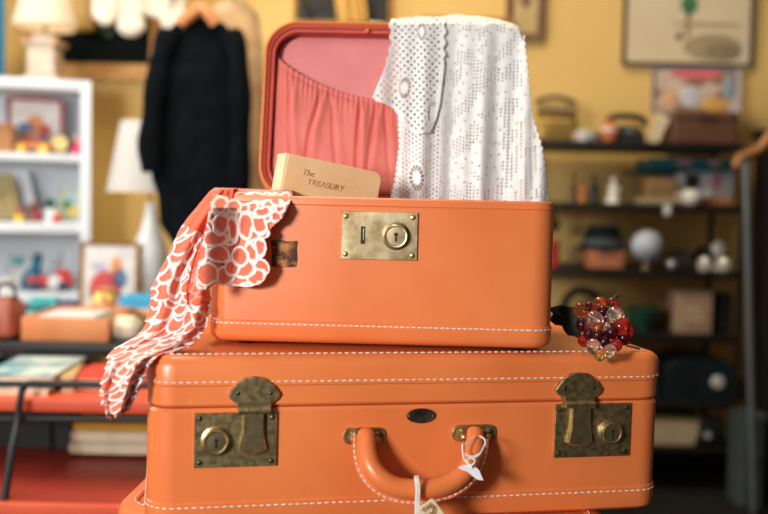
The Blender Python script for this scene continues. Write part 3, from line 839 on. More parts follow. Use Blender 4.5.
elbow = [P(300, 387, 1.78), P(60, 384, 1.78), P(34, 383.5, 1.78), P(26, 385, 1.78), P(22, 391, 1.78), P(20, 402, 1.77), P(18, 420, 1.76), P(12, 450, 1.72), P(6, 490, 1.68), P(0, 530, 1.64)]
floorp = elbow[-1].copy(); dirn = (elbow[-1]-elbow[-2]); 
endp = elbow[-1]+dirn*(elbow[-1].z/(-dirn.z))
g.tube(smooth_path([p+ri for p in elbow], 4)+[endp+ri], .0068, 10); g.build('front_leg', 'blackm', rk)
G().tube([P(-60, 383, 1.785)+ri, P(30, 384, 1.785)+ri], .0055, 8).build('rail', 'blackm', rk)
G().tube([P(-80, 419, 1.78)+ri, P(200, 419.5, 1.78)+ri], .0065, 8).build('rail', 'blackm', rk)
a = P(52, 424, 2.0); b = a.copy(); b.z = 0; G().tube([a+ri, b+ri], .006, 8).build('rear_leg', 'blackm', rk)
a = P(200, 424, 1.8); b = a.copy(); b.z = 0; G().tube([a+ri, b+ri], .0068, 8).build('front_leg', 'blackm', rk)

def simple_box(name, label, cat, px0, px1, pyt, Y, z, depth, m, yaw=0, bev=.003, group=None, lidm=None):
    a = onz((px0+px1)/2, Y, z); w = (px1-px0)*kk(Y); h = P((px0+px1)/2, pyt, Y).z-z
    t = thing(name, label, cat, (a.x, Y+depth/2, z), (0, 0, yaw), group)
    return t, w, h, depth
# items on the red upper board: atlas, cream volumes, red volume
def book_thing(label, px0, px1, Y, z, th, dp, cm, yaw=0, group=None, name='book'):
    a = onz((px0+px1)/2, Y, z); w = (px1-px0)*kk(Y)
    t = thing(name, label, 'book', (a.x, Y+dp/2, z), (0, 0, yaw), group)
    G().box((0, 0, th/2), (w-.006, dp-.006, th-.006)).build('page_block', col('pages', (.82, .70, .52)), t)
    g = G(); g.box((0, 0, th-.0015), (w, dp, .003), .001); g.build('front_cover', cm, t)
    g = G(); g.box((0, 0, .0015), (w, dp, .003), .001); g.build('back_cover', cm, t)
    g = G(); g.box((0, dp/2-.0015, th/2), (w, .003, th)); g.build('spine', cm, t)
    return t
pic1 = col('pale_blue_print', (.55, .62, .55), .5, col2=(.12, .28, .34), scale=16, f0=.4, f1=.6)
zub = z1
book_thing('thick cream volume lying flat on the red board, below the blue covered one', -20, 48, 1.83, zub, .012, .2, col('cream_cover', (.72, .48, .32)), group='books on the red board')
book_thing('large volume with pale blue picture cover on the red board, topmost of its pile', -22, 52, 1.84, zub+.012, .026, .22, pic1, .03, group='books on the red board')
book_thing('red volume lying on the red board right of the pale blue pile', 66, 106, 1.88, zub, .028, .16, col('red_cover', (.62, .05, .03)), -.06, group='books on the red board')
book_thing('tan volume with worn cover lying on the red board beside the red one', 52, 66, 1.86, zub, .032, .15, col('tan_cover', (.55, .38, .16)), .2, group='books on the red board')
# lower board: cream cushion and yellow box
a = onz(112, 1.9, zlb)
t = thing('folded_blanket', 'folded cream blanket with yellow fold lying on the lower red board', 'blanket', (a.x, 2.0, zlb))
for k in range(3): G().box((0.004*(k-1), 0, .018+k*.024), (.20, .10, .024), .009).build('fold', col('cream_cloth' if k < 2 else 'yellow_cloth', (.66, .60, .44) if k < 2 else (.66, .42, .06), .9), t)

a = onz(20, 2.2, 0)  # box added as a dark filler for the area under the table
t = thing('storage_box', 'black storage box on the floor under the black topped table', 'box', (a.x, 2.3, 0))
G().box((0, 0, .235), (.24, .22, .47), .01).build('body', 'black', t); G().box((0, 0, .48), (.25, .23, .02), .004).build('lid', 'blackm', t)
# wooden tray / crate on the table
a = onz(64, 2.12, TZ); w = 88*kk(2.12)
t = thing('wooden_tray', 'orange brown wooden tray box standing at the front edge of the black table', 'box', (a.x, 2.24, TZ))
h = P(64, 318, 2.12).z-TZ
for nm, c_, s_ in (('front_panel', (0, -.11, h/2), (w, .012, h)), ('back_panel', (0, .11, h/2), (w, .012, h)), ('side_panel', (-w/2+.006, 0, h/2), (.012, .208, h)), ('side_panel', (w/2-.006, 0, h/2), (.012, .208, h)), ('bottom_panel', (0, 0, .005), (w-.024, .208, .01))):
    G().box(c_, s_, .0015).build(nm, 'orange_wood', t)
t2 = thing('paper_pile', 'loose pile of white and teal papers filling the wooden tray', 'papers', (a.x-.02, 2.24, TZ+.01))
for k in range(5):
    G().box((rnd.uniform(-.01, .01), 0, (.010+k*(h-.022)/5)), (w-.05, .17, .006), .001, Matrix.Rotation(rnd.uniform(-.05, .05), 3, 'Z')).build('sheet', col('paper_%d' % (k % 3), ((.12, .40, .40), (.70, .70, .68), (.70, .52, .42))[k % 3]), t2)
# dark chair back at far left
a = onz(2, 2.12, TZ)
t = thing('leather_satchel', 'small red brown leather bag at the left end of the black table', 'bag', (a.x-.01, 2.17, TZ))
G().slab(.07, .09, .02, [(.01, 0), (0, .01), (0, .05), (.006, .075), (.02, .09)]).build('body', col('redbrown_leather', (.30, .07, .035), .4), t)
G().tube(smooth_path([(-.02, 0, .085), (-.018, 0, .11), (0, 0, .12), (.018, 0, .11), (.02, 0, .085)], 4), .004, 8).build('strap', 'black', t)

# framed picture
def picture(name, label, px0, px1, pyt, pyb, Y, fm, fw, cm, z=None, lean=.1, mount=None, cat='picture', wallhung=False):
    if z is None: z = P((px0+px1)/2, pyb, Y).z
    a = onz((px0+px1)/2, Y, z); w = (px1-px0)*kk(Y); h = P((px0+px1)/2, pyt, Y).z-z
    t = thing(name, label, cat, (a.x, Y, z), (-lean, 0, 0))
    g = G(); d = .018
    out = [(-w/2, 0), (w/2, 0), (w/2, h), (-w/2, h)]; inn = [(-w/2+fw, fw), (w/2-fw, fw), (w/2-fw, h-fw), (-w/2+fw, h-fw)]
    g.loft([[Vector((x, d, z_)) for x, z_ in out], [Vector((x, .003, z_)) for x, z_ in out], [Vector((x*.985+i_[0]*.015, 0, z_*.985+i_[1]*.015)) for (x, z_), i_ in zip(out, inn)], [Vector((x, .007, z_)) for x, z_ in inn], [Vector((x, d*.7, z_)) for x, z_ in inn]], False, False)
    g.build('frame', fm, t)
    G().box((0, d*.85, h/2), (w-fw*.8, .004, h-fw*.8)).build('backing', 'wood', t)
    if mount:
        G().box((0, .011, h/2), (w-2*fw, .002, h-2*fw)).build('mount', mount, t)
    return t, w, h
def blobs(t, items, y=.0085):
    """flat printed shapes lying on a picture's sheet"""
    for nm, x, z, rx_, rz_, m_ in items:
        g = G(); g.lathe([(1, -.001), (1, .0006), (.97, .001), (.001, .001)], (0, 0, 0), 18, 'y'); g.move(Matrix.Translation((x, y, z)) @ Matrix.Diagonal((rx_, 1, rz_, 1))); g.build(nm, m_, t)
cr = col('cream_mount', (.74, .70, .66)); redp = col('red_print', (.55, .06, .05)); bluep = col('blue_print', (.10, .22, .42)); orp = col('orange_print', (.75, .30, .10)); grp = col('green_print', (.10, .28, .12)); brp = col('brown_print', (.2, .12, .07)); yep = col('yellow_print', (.80, .58, .12))
t, w, h = picture('framed_picture', 'gilt framed picture of red and blue figures leaning on the black table', 78, 137, 242, 310, 2.70, 'gold', .010, cr, TZ, .06, cr)
blobs(t, [('painted_shape', -.01, .06, .045, .05, redp), ('painted_shape', .02, .12, .016, .03, orp), ('painted_shape', .028, .09, .02, .028, bluep), ('painted_shape', -.03, .12, .02, .012, col('lilac_print', (.5, .45, .6)))])
# jug
a = onz(104, 2.45, TZ)
t = thing('ceramic_jug', 'small yellow and red ceramic jug in front of the gilt framed picture', 'jug', (a.x, 2.45, TZ))
s_ = 1.0
G().lathe([(.001, 0), (.02, 0), (.024, .004), (.030, .025), (.032, .045), (.026, .066), (.020, .076), (.024, .086), (.022, .086), (.016, .078), (.001, .07)], (0, 0, 0), 22).build('body', col('jug_yellow', (.80, .60, .14), .3, col2=(.55, .12, .06), scale=30, f0=.42, f1=.5), t)
G().tube(smooth_path([(.023, 0, .078), (.042, 0, .07), (.044, 0, .045), (.030, 0, .03)], 5), .004, 8).build('handle', col('jug_handle', (.15, .2, .12)), t)
a = onz(85, 2.38, TZ)
t = thing('ceramic_bowl', 'small shallow cream bowl with yellow rim left of the jug', 'bowl', (a.x, 2.38, TZ))
G().lathe([(.001, .002), (.016, 0), (.02, .004), (.034, .016), (.038, .024), (.036, .025), (.03, .016), (.001, .01)], (0, 0, 0), 22).build('body', col('bowl_cream', (.86, .74, .42), .35), t)
# navy mug stuff
a = onz(66, 2.40, TZ)
t = thing('enamel_mug', 'navy blue mug with white inside, standing between the wooden tray and the small cream bowl', 'mug', (a.x, 2.42, TZ))
G().lathe([(.001, 0), (.023, 0), (.025, .004), (.025, .055), (.0235, .056), (.022, .052), (.022, .01), (.001, .008)], (0, 0, 0), 22).build('body', col('navy', (.01, .07, .20), .35), t)
G().tube(smooth_path([(-.025, 0, .046), (-.042, 0, .04), (-.042, 0, .02), (-.025, 0, .012)], 5), .0035, 8).build('handle', col('navy', (0, 0, 0)), t)
G().lathe([(.012, -.001), (.012, .001), (.0001, .0014)], (.004, -.0245, .03), 14, 'y').build('badge', 'ceramic', t)
a = onz(40, 2.40, TZ)
t = thing('fabric_roll', 'small teal cloth roll behind the wooden tray', 'cloth', (a.x, 2.43, TZ))
G().tube([(-.03, 0, .045), (.035, 0, .045)], .018, 12).build('roll', col('teal_cloth', (.03, .33, .34)), t); G().box((0, 0, .014), (.10, .05, .028), .006).build('folded_base', col('mint_cloth', (.2, .45, .4)), t)
# peach box with blue box on it
a = onz(136, 2.36, TZ)
t = thing('peach_box', 'peach cardboard box on the right end of the black table, under the bright blue one', 'box', (a.x, 2.43, TZ))
pb = col('peach_card', (.80, .42, .17))
G().box((0, 0, .020), (.092, .12, .04), .002).build('body', pb, t); G().box((0, 0, .037), (.097, .125, .014), .002).build('lid', pb, t)
t = thing('blue_box', 'flat bright blue cardboard box lying on the peach box', 'box', (a.x+.002, 2.44, TZ+.0445))
G().box((0, 0, .012), (.100, .11, .024), .002).build('body', col('bright_blue', (.04, .36, .62)), t); G().box((0, 0, .0225), (.104, .114, .008), .001).build('lid', col('bright_blue', (0, 0, 0)), t)
a = onz(120, 2.14, TZ)
t = thing('patterned_pouch', 'small cream patterned cloth pouch right of the wooden tray', 'pouch', (a.x, 2.19, TZ))
G().slab(.075, .07, .025, [(.014, 0), (.002, .01), (0, .03), (.01, .045), (.024, .052)]).build('body', col('floral_cream', (.78, .66, .5), .9, col2=(.5, .5, .36), scale=40, f0=.45, f1=.5), t)
G().tube([(-.02, 0, .053), (.02, 0, .053)], .003, 6).build('zip', 'wood', t)

# ---- white lamp behind the picture
def lampthing(label, pxc, Y, z, base_h, base_prof, sh_r0, sh_r1, sh_h, shz, shm, bm_, square=False):
    a = onz(pxc, Y, z)
    t = thing('table_lamp', label, 'lamp', (a.x, Y, z))
    G().lathe(base_prof, (0, 0, 0), 24).build('lamp_base', bm_, t)
    G().tube([(0, 0, base_h-.01), (0, 0, shz+sh_h*.6)], .005, 8).build('neck', 'brass_bright', t)
    g = G(); g.lathe([(sh_r0, shz), (sh_r1, shz+sh_h), (sh_r1-.003, shz+sh_h), (sh_r0-.003, shz)], (0, 0, 0), 32)
    bmesh.ops.delete(g.bm, geom=[f for f in g.bm.faces if len(f.verts) > 4], context='FACES_ONLY')
    sh = g.build('lamp_shade', shm, t)
    g = G(); 
    for r, z_ in ((sh_r0, shz), (sh_r1, shz+sh_h)): g.tube([Vector((r*math.cos(k*PI/14), r*math.sin(k*PI/14), z_)) for k in range(29)], .0022, 6)
    g.build('trim', col('shade_trim', (.72, .55, .35)), sh)
    return t
Yl = 2.78
zs = P(140, 192, Yl).z-TZ; zt = P(140, 122, Yl).z-TZ
lampthing('white ceramic table lamp with tall pale shade beside the black fur coat', 150, Yl, TZ, .29,
          [(.001, 0), (.05, 0), (.052, .015), (.030, .03), (.036, .07), (.050, .13), (.046, .18), (.026, .23), (.018, .27), (.014, .30), (.001, .30)], .122, .085, zt-zs, zs, 'shade_off', 'ceramic')

# ---- white bookshelf
bx0, bx1 = -1.40, P(91, 150, 2.98).x
BA = math.atan(293/F); BD = .26
bs = thing('white_bookshelf', 'white painted bookshelf against the yellow wall at the left, full of toys and pictures', 'bookshelf', (0, 0, 0))
wbk = (bx1-bx0)/math.cos(BA)
bs.rotation_euler = (0, 0, BA)
bs.location = Vector((bx1, 2.98, 0)) + Matrix.Rotation(BA, 3, 'Z') @ Vector((-wbk/2, BD/2, 0))
def shY(px, Y): return Y+.08-(91-px)*kk(2.98)*math.tan(BA)-(.04 if Y > 3.0 else 0)
bt = P(45, 78, 2.93).z
G().box((wbk/2-.015, 0, bt/2), (.03, BD, bt), .003).build('side_panel', 'whitep', bs)
G().box((-wbk/2+.015, 0, bt/2), (.03, BD, bt), .003).build('side_panel', 'whitep', bs)
G().box((0, BD/2-.008, bt/2), (wbk-.06, .012, bt-.02)).build('back_panel', 'whitep', bs)
SZ = []
for yt, yb in ((78, 88), (153, 160), (223, 234), (293, 305)):
    zt_, zb2 = P(45, yt, 2.93).z, P(45, yb, 2.93).z
    if yt == 78: zt_ = bt
    SZ.append(zt_)
    th = max(.022, zt_-zb2-.003) if yt != 78 else .03
    G().box((0, -.006 if yt == 78 else 0, zt_-th/2), (wbk-.0 if yt == 78 else wbk-.06, BD-.016, th), .002).build('shelf_board', 'whitep', bs)
G().box((0, 0, .3), (wbk-.06, BD-.02, .025), .002).build('shelf_board', 'whitep', bs)
G().box((0, -BD/2+.01, .04), (wbk-.06, .015, .08), .002).build('plinth', 'whitep', bs)

# lamp on the shelf
_before = set(o.name for o in C.objects)
z = SZ[0]; Y = 3.05
a = onz(45, Y, z)
k3 = kk(Y)
t = thing('table_lamp', 'small lit lamp with cream shade and ornate square base on top of the white bookshelf', 'lamp', (a.x, Y, z))
G().box((0, 0, .008), (34*k3, 34*k3, .016), .003).box((0, 0, .065), (28*k3, 28*k3, .10), .012).box((0, 0, .118), (36*k3, 36*k3, .016), .006).box((0, 0, .133), (20*k3, 20*k3, .02), .005).build('lamp_base', col('flower_ceramic', (.60, .50, .38), .35, col2=(.55, .22, .09), scale=26, f0=.34, f1=.44), t)
for sx in (-1, 1):
    G().sphere((sx*15*k3, -15*k3, .12), .012, n=10).build('corner_scroll', col('orange_glaze', (.75, .35, .15)), t)
sz0 = P(45, 29, Y).z-z
G().tube([(0, 0, .14), (0, 0, sz0+.08)], .006, 8).build('neck', 'brass_bright', t)
g = G(); g.lathe([(.092, sz0), (.095, sz0+.012), (.060, sz0+.15), (.057, sz0+.15), (.091, sz0+.006)], (0, 0, 0), 32); bmesh.ops.delete(g.bm, geom=[f for f in g.bm.faces if len(f.verts) > 4], context='FACES_ONLY')
sh = g.build('lamp_shade', 'shade', t)
g = G(); g.tube([Vector((.094*math.cos(q_*PI/14), .094*math.sin(q_*PI/14), sz0+.004)) for q_ in range(29)], .003, 6); g.build('trim', col('shade_trim', (.72, .55, .35)), sh)
lampspot = Vector((a.x, Y, z+sz0+.06))
# shelf row 1
z = SZ[1]
t, w, h = picture('framed_picture', 'dark red framed floral picture on the upper shelf of the white bookshelf', 8, 62, 97, 151, 3.08, col('dark_red_frame', (.36, .06, .05)), .012, cr, z, .05, cr)
blobs(t, [('painted_shape', .0, .10, .026, .024, orp), ('painted_shape', -.024, .085, .028, .016, bluep), ('painted_shape', .012, .06, .030, .022, col('rose_print', (.7, .28, .2))), ('painted_shape', .03, .075, .018, .02, redp), ('painted_shape', -.02, .05, .022, .02, orp), ('painted_shape', .024, .04, .018, .018, bluep)])
def toy_vehicle(label, pxc, Y, z, L, Hh, bm_, wm, cab=True, group=None, name='toy_truck'):
    a = onz(pxc, Y, z); t = thing(name, label, 'toy', (a.x, Y, z), (0, 0, .08), group)
    r = Hh*.28
    G().box((0, 0, r+Hh*.25), (L, L*.36, Hh*.4), .004).build('body', bm_, t)
    if cab: G().box((L*.28, 0, r+Hh*.6), (L*.3, L*.34, Hh*.45), .006).build('cab', bm_, t)
    for sx in (-.32, .3):
        for sy in (-1, 1):
            G().tube([(sx*L, sy*L*.19-.004, r), (sx*L, sy*L*.19+.004, r)], r, 14).build('wheel', wm, t)
    return t
toy_vehicle('orange wooden toy wagon with yellow wheels in front of the dark red frame', 34, 2.96, z, .105, .045, col('orange_toy', (.62, .20, .05)), col('yellow_toy', (.85, .6, .08)), False, name='toy_wagon')
def disc_clock(label, pxc, Y, z, r, face, rim):
    a = onz(pxc, Y, z); t = thing('alarm_clock', label, 'clock', (a.x, Y, z))
    G().lathe([(r, -.015), (r*1.04, .005), (r, .016), (r*.88, .017), (r*.86, .012), (.001, .012)], (0, 0, r+.004), 24, 'y').build('case', rim, t)
    G().lathe([(r*.85, .0), (r*.85, .013), (.001, .0132)], (0, 0, r+.004), 24, 'y').build('face', face, t)
    g = G(); g.box((0, -.0145, r*1.25), (.002, .001, r*.6)); g.box((r*.2, -.0145, r+.004), (r*.45, .001, .002)); g.build('hands', 'black', t)
    for sx in (-1, 1): G().tube([(sx*r*.5, 0, .01), (sx*r*.6, 0, 0)], .003, 6).build('foot', rim, t)
    return t
disc_clock('round clock with yellow face and thick black rim on the upper white shelf', 61, 2.97, z, .030, col('yellow_face', (.82, .66, .25)), 'black')
a = onz(76, 2.97, z)
t = thing('toy_figure', 'small bright pink toy figure right of the yellow faced clock', 'toy', (a.x, 2.97, z))
G().lathe([(.001, 0), (.014, 0), (.016, .01), (.010, .035), (.006, .042), (.001, .042)], (0, 0, 0), 14).build('body', col('hot_pink', (.85, .06, .16)), t); G().sphere((0, 0, .050), .011, n=12).build('head', col('pink_skin', (.8, .5, .4)), t)
a = onz(2, 3.0, z)
t = thing('wooden_box', 'brown wooden box left of the dark red frame on the upper white shelf', 'box', (a.x, 3.02, z))
G().box((0, 0, .035), (.05, .10, .07), .003).build('body', 'wood', t); G().box((0, 0, .078), (.054, .104, .016), .003).build('lid', 'wood', t)
# shelf row 2
z = SZ[2]
def leaning_board(name, label, cat, pxb, Y, z, w, h, tilt, m, border=None):
    a = onz(pxb, Y, z); t = thing(name, label, cat, (a.x, Y, z), (-.12, tilt, 0))
    G().box((0, 0, h/2), (w, .012, h), .002).build('panel', m, t)
    if border:
        g = G()
        for c_, s_ in (((0, -.008, h-.008), (w, .006, .016)), ((0, -.008, .008), (w, .006, .016)), ((-w/2+.008, -.008, h/2), (.016, .006, h)), ((w/2-.008, -.008, h/2), (.016, .006, h))): g.box(c_, s_)
        g.build('frame', border, t)
    return t
leaning_board('small_painting', 'small olive brown painting tilted left at the end of the middle white shelf', 'picture', 6, 3.0, z+.008, .09, .135, -.22, col('olive_print', (.42, .33, .12), col2=(.25, .18, .08), scale=20))
leaning_board('white_tile', 'white card leaning behind the olive brown painting', 'card', 22, 3.10, z+.006, .10, .15, -.25, col('white_card', (.8, .84, .88)))
def critter(label, pxc, Y, z, s, m1, m2, name='toy_figure', group=None):
    a = onz(pxc, Y, z); t = thing(name, label, 'toy', (a.x, Y, z), (0, 0, rnd.uniform(-.4, .4)), group)
    G().lathe([(.001, 0), (.5*s, 0), (.55*s, .3*s), (.4*s, .8*s), (.2*s, 1.0*s), (.001, 1.02*s)], (0, 0, 0), 14).build('body', m1, t)
    G().sphere((0, 0, 1.25*s), .38*s, n=12).build('head', m2, t)
    for sx in (-1, 1): G().tube([(sx*.38*s, 0, .75*s), (sx*.65*s, -.2*s, .4*s)], .12*s, 8).build('arm', m1, t)
    return t
redt = col('red_toy', (.62, .04, .03)); yelt = col('yellow_toy', (.85, .6, .08)); brt = col('brown_toy', (.20, .08, .06)); grt = col('dark_green_toy', (.01, .08, .05)); wht = col('white_toy', (.7, .75, .82))
critter('tiny red and yellow toy beside the olive brown painting', 19, 2.95, z, .024, yelt, redt)
critter('dark maroon teddy like toy in the middle of the white shelf', 36, 2.98, z, .040, col('maroon_toy', (.28, .05, .05)), brt)
critter('small grey brown toy between the maroon toy and the painting', 28, 3.02, z, .032, col('grey_toy', (.2, .17, .17)), brt)
critter('white toy with dark green round head on the middle white shelf', 50, 3.03, z, .045, wht, grt)
critter('short red and yellow toy at the foot of the green printed card', 57, 2.94, z, .024, redt, yelt)
t, w, h = picture('small_picture', 'pale green and yellow printed card at the right of the middle white shelf', 59, 82, 188, 222, 3.06, col('pale_green_frame', (.62, .66, .42)), .006, cr, z, .05, col('pale_print', (.6, .62, .4), col2=(.45, .55, .6), scale=24, f0=.45, f1=.5))
blobs(t, [('painted_shape', .006, .03, .022, .016, yep), ('painted_shape', -.01, .055, .014, .016, grp)])
# shelf row 3
z = SZ[3]
a = onz(33, 3.02, z)
t = thing('blue_bottle', 'deep teal blue glass bottle leaning left on the lowest visible white shelf', 'bottle', (a.x-.012, 3.02, z+.004), (0, .28, 0))
G().lathe([(.001, 0), (.030, 0), (.032, .01), (.028, .04), (.016, .07), (.012, .095), (.014, .105), (.001, .105)], (0, 0, 0), 20).build('body', col('teal_glaze', (.0, .13, .22), .2), t)
G().lathe([(.001, .1), (.01, .1), (.011, .112), (.001, .114)], (0, 0, 0), 14).build('stopper', 'black', t)
toy_vehicle('red toy truck with white round badge on the lowest visible white shelf', 51, 2.95, z, .13, .06, redt, col('dark_wheel', (.03, .05, .08)), True)
a = onz(54, 2.915, z); G_ = G(); G_.lathe([(.020, 0), (.020, .004), (.001, .005)], (0, 0, .03), 18, 'y'); o = G_.build('paper_disc', 'whitepaper', None, (a.x, 2.915, z)); tag(o, 'small white paper disc propped against the red toy truck', 'disc')
o.location.y = 2.922
a = onz(6, 2.95, z)
t = thing('tea_cup', 'white tea cup at the left end of the lowest visible white shelf', 'cup', (a.x, 2.95, z))
G().lathe([(.001, .002), (.014, 0), (.016, .004), (.024, .022), (.028, .042), (.026, .042), (.020, .02), (.001, .01)], (0, 0, 0), 20).build('bowl', 'ceramic', t); G().tube(smooth_path([(.026, 0, .036), (.04, 0, .03), (.036, 0, .014), (.021, 0, .014)], 4), .0025, 6).build('handle', 'ceramic', t)
t, w, h = picture('small_picture', 'small pale picture with a teal patch behind the blue bottle', 8, 30, 253, 293, 3.12, 'whitep', .008, cr, z, .05, cr)
blobs(t, [('painted_shape', -.004, .085, .02, .02, col('teal_print', (.15, .45, .5)))])
a = onz(62, 3.05, z)
t = thing('bud_vase', 'slim grey bud vase with a dry twig behind the red toy truck', 'vase', (a.x, 3.05, z))
G().lathe([(.001, 0), (.014, 0), (.016, .02), (.006, .05), (.007, .065), (.001, .065)], (0, 0, 0), 14).build('body', col('grey_glaze', (.4, .42, .4)), t); G().tube([(0, 0, .06), (-.004, 0, .09), (-.001, 0, .12)], .0025, 6).build('twig', 'wood', t)
# blue poster at the far left
a = P(-8, 78, 3.2)
t = thing('teal_poster', 'teal blue board standing on the white bookshelf at the left edge of the photo', 'board', (a.x, 3.12, SZ[0]), (-.03, 0, 0))
w = 42*kk(3.12)
G().box((0, 0, .2), (w, .014, .4), .002).build('panel', col('teal_poster_print', (.01, .17, .30), col2=(.008, .13, .24), scale=8), t); G().box((0, 0, .404), (w, .018, .01), .001).build('edge_strip', 'whitep', t)

# everything on the shelves stands square to the turned bookshelf
for o in list(C.objects):
    if o.name in _before or o.parent is not None: continue
    px = 384+F*o.location.x/o.location.y; Yn = shY(px, o.location.y)
    o.location.x *= Yn/o.location.y; o.location.y = Yn
    if o.name.startswith(('framed', 'small_p', 'teal', 'wooden_box', 'paper_disc')): o.rotation_euler.z += BA
lampspot = Vector((lampspot.x*shY(45, lampspot.y)/lampspot.y, shY(45, lampspot.y), lampspot.z))
# ---- dark gilt framed painting + cream scalloped cloth
Yp = WY-.03
a = P(105, 80, Yp); w = 110*kk(Yp)
t, w, h = picture('framed_painting', 'dark painting in a carved gilt frame on the yellow wall behind the lamp', 30, 165, -30, 80, Yp-.005, 'gold', .055, cr, a.z, .0, col('dark_canvas', (.008, .013, .011), .8, col2=(.004, .007, .007), scale=10, spec=.1))
blobs(t, [('painted_shape', .02, .17, .03, .015, col('moss_print', (.05, .10, .06))), ('painted_shape', .035, .165, .012, .02, col('sage_print', (.12, .2, .13)))])
t = thing('cream_valance', 'cream padded cloth with round scallops hanging in front of the dark painting', 'cloth', P(140, 22, 3.06))
ti = -t.location
creamc = col('cream_padding', (.82, .74, .60), .9)
g = G(); rings = []
for j in range(15):
    v = j/14; y = -60+v*78
    row = []
    for i in range(41):
        u = i/40; x = 94+u*92
        row.append(P(x+2*math.sin(v*5), y+2.5*math.sin(u*9), 3.06+.012*math.sin(u*20+v))+ti)
    rings.append(row)
g.loft(rings, False, False, closed=False); o = g.build('panel', creamc, t); o.modifiers.new('t', 'SOLIDIFY').thickness = .02
for x, y, r in ((106, 18, 8.5), (131, 25, 13), (173, 21, 12)):
    G().sphere(P(x, y, 3.05)+ti, r*kk(3.05), (1.1, .5, .9), 16).build('scallop', creamc, t)
# yellow second shade behind the lit lamp
t = thing('paper_lantern', 'pleated yellow paper lantern on the wall right of the lit lamp', 'lantern', P(76, 30, 3.2))
G().lathe([(.02, 0), (.055, .004), (.064, .05), (.066, .10), (.06, .16), (.02, .165)], (0, 0, 0), 24).build('shade', col('yellow_paper', (.80, .58, .26), .8), t)
G().tube([(0, 0, .16), (0, .10, .20)], .004, 6).build('bracket', 'gold', t)

# ---- coats
def coat(name, label, outline, Y, depth, m, ztop_, seed, cat='coat'):
    """outline rows: (py, left px, right px)"""
    base = P((outline[-1][1]+outline[-1][2])/2, outline[-1][0], Y)
    t = thing(name, label, cat, base); ti = -base
    g = G(); rings = []; n_ = 48; N = 60
    for j in range(N+1):
        v = j/N; py = outline[0][0]+(outline[-1][0]-outline[0][0])*v
        l, r = interp(outline, py)
        c_ = P((l+r)/2, py, Y); hw = (r-l)/2*kk(Y); ring = []
        dd = depth*min(1, .45+v*2)
        for k in range(n_):
            a_ = 2*PI*k/n_
            rr_ = 1+.05*math.sin(k*5/n_*2*PI+seed)*min(1, v*2)+.04*noise.noise(Vector((math.cos(a_)*3, v*14, seed+math.sin(a_)*3)))
            ring.append(c_+Vector((hw*math.cos(a_)*(1+.03*noise.noise(Vector((v*9, seed, a_)))), dd*math.sin(a_)*rr_, .004*noise.noise(Vector((a_*4, v*8, 1)))))+ti)
        rings.append(ring)
    g.loft(rings); o = g.build('body', m, t)
    return t, ti
t, ti = coat('fur_coat', 'long black fur coat hanging on a wooden hanger in front of the yellow wall', [(14, 186, 212), (24, 176, 224), (36, 164, 238), (60, 158, 246), (110, 152, 249), (175, 151, 250), (195, 158, 250), (225, 160, 242), (250, 176, 228)], 2.58, .06, M['fur'], 0, 2)
sl = [P(170, 34, 2.55), P(161, 60, 2.53), P(155, 100, 2.525), P(150, 140, 2.52), P(152, 172, 2.52)]
G().tube([p+ti for p in smooth_path(sl, 5)], [.030+.003*math.sin(i*.9) for i in range(21)], 14).build('sleeve', 'fur', t)
sl = [P(232, 34, 2.55), P(238, 60, 2.53), P(240, 100, 2.525), P(240, 150, 2.52), P(238, 195, 2.52)]
G().tube([p+ti for p in smooth_path(sl, 5)], [.028+.003*math.sin(i*.8) for i in range(21)], 14).build('sleeve', 'fur', t)
# hanger
hb_ = P(198, 22, 2.58)
t = thing('wooden_hanger', 'orange wooden hanger at the neck of the black fur coat', 'hanger', hb_)
G().tube(smooth_path([P(180, 24, 2.535)-hb_, P(192, 14, 2.53)-hb_, P(200, 8, 2.53)-hb_, P(208, 13, 2.53)-hb_, P(216, 24, 2.535)-hb_], 4), .016, 10).build('bar', 'orange_wood', t)
G().tube(smooth_path([P(200, 8, 2.55)-hb_, P(200, -10, 2.58)-hb_, P(204, -20, 2.58)-hb_, P(200, -28, 2.62)-hb_], 4), .003, 8).build('hook', 'greym', t)
t, ti = coat('wool_coat', 'beige woollen coat hanging right behind the black fur coat', [(2, 222, 246), (14, 208, 258), (40, 206, 262), (120, 208, 266), (205, 210, 266)], 2.72, .05, M['beigefur'], 0, 5)
# coat rail above the frame
rl = thing('coat_rail', 'dark metal coat rail on the wall above the coats', 'rail', P(220, -34, 2.65))
G().tube([P(130, -34, 2.65)-rl.location, P(300, -34, 2.65)-rl.location], .01, 10).build('bar', 'blackm', rl)
for x in (140, 290): G().tube([P(x, -34, 2.65)-rl.location, P(x, -34, 2.65)-rl.location+Vector((0, WY-2.65, 0))], .008, 8).build('bracket', 'blackm', rl)
p = P(234, 2, 2.72); G().tube([p-ti*0-rl.location, P(234, -34, 2.65)-rl.location], .003, 6).build('hook', 'greym', rl)

# ---- pictures over the raised lid
picture('framed_painting', 'small dark painting seen above the raised lid, next to the coats', 294, 342, -30, 24, WY-.03, 'gold', .012, cr, None, 0, col('dark_canvas2', (.015, .015, .012), .5))
picture('framed_painting', 'small dark painting above the lid catch, left of the cream strip', 356, 391, -30, 26, WY-.03, 'gold', .010, cr, None, 0, col('dark_canvas2', (0, 0, 0)))
t = thing('yellow_drape', 'yellow cloth hanging between the two small dark paintings', 'cloth', P(350, 26, 3.2))
g = G(); g.loft([[P(338+u*30-(1-v)*6, -30+v*56, 3.2+.015*math.sin(u*16))-t.location for u in [i/16 for i in range(17)]] for v in [j/8 for j in range(9)]], False, False, closed=False)
o = g.build('cloth', col('mustard_cloth', (.78, .50, .14), .9), t); o.modifiers.new('t', 'SOLIDIFY').thickness = .004
t = thing('wall_shelf', 'narrow brown wooden wall shelf above the lace cloth', 'shelf', P(466, 20, 3.24))
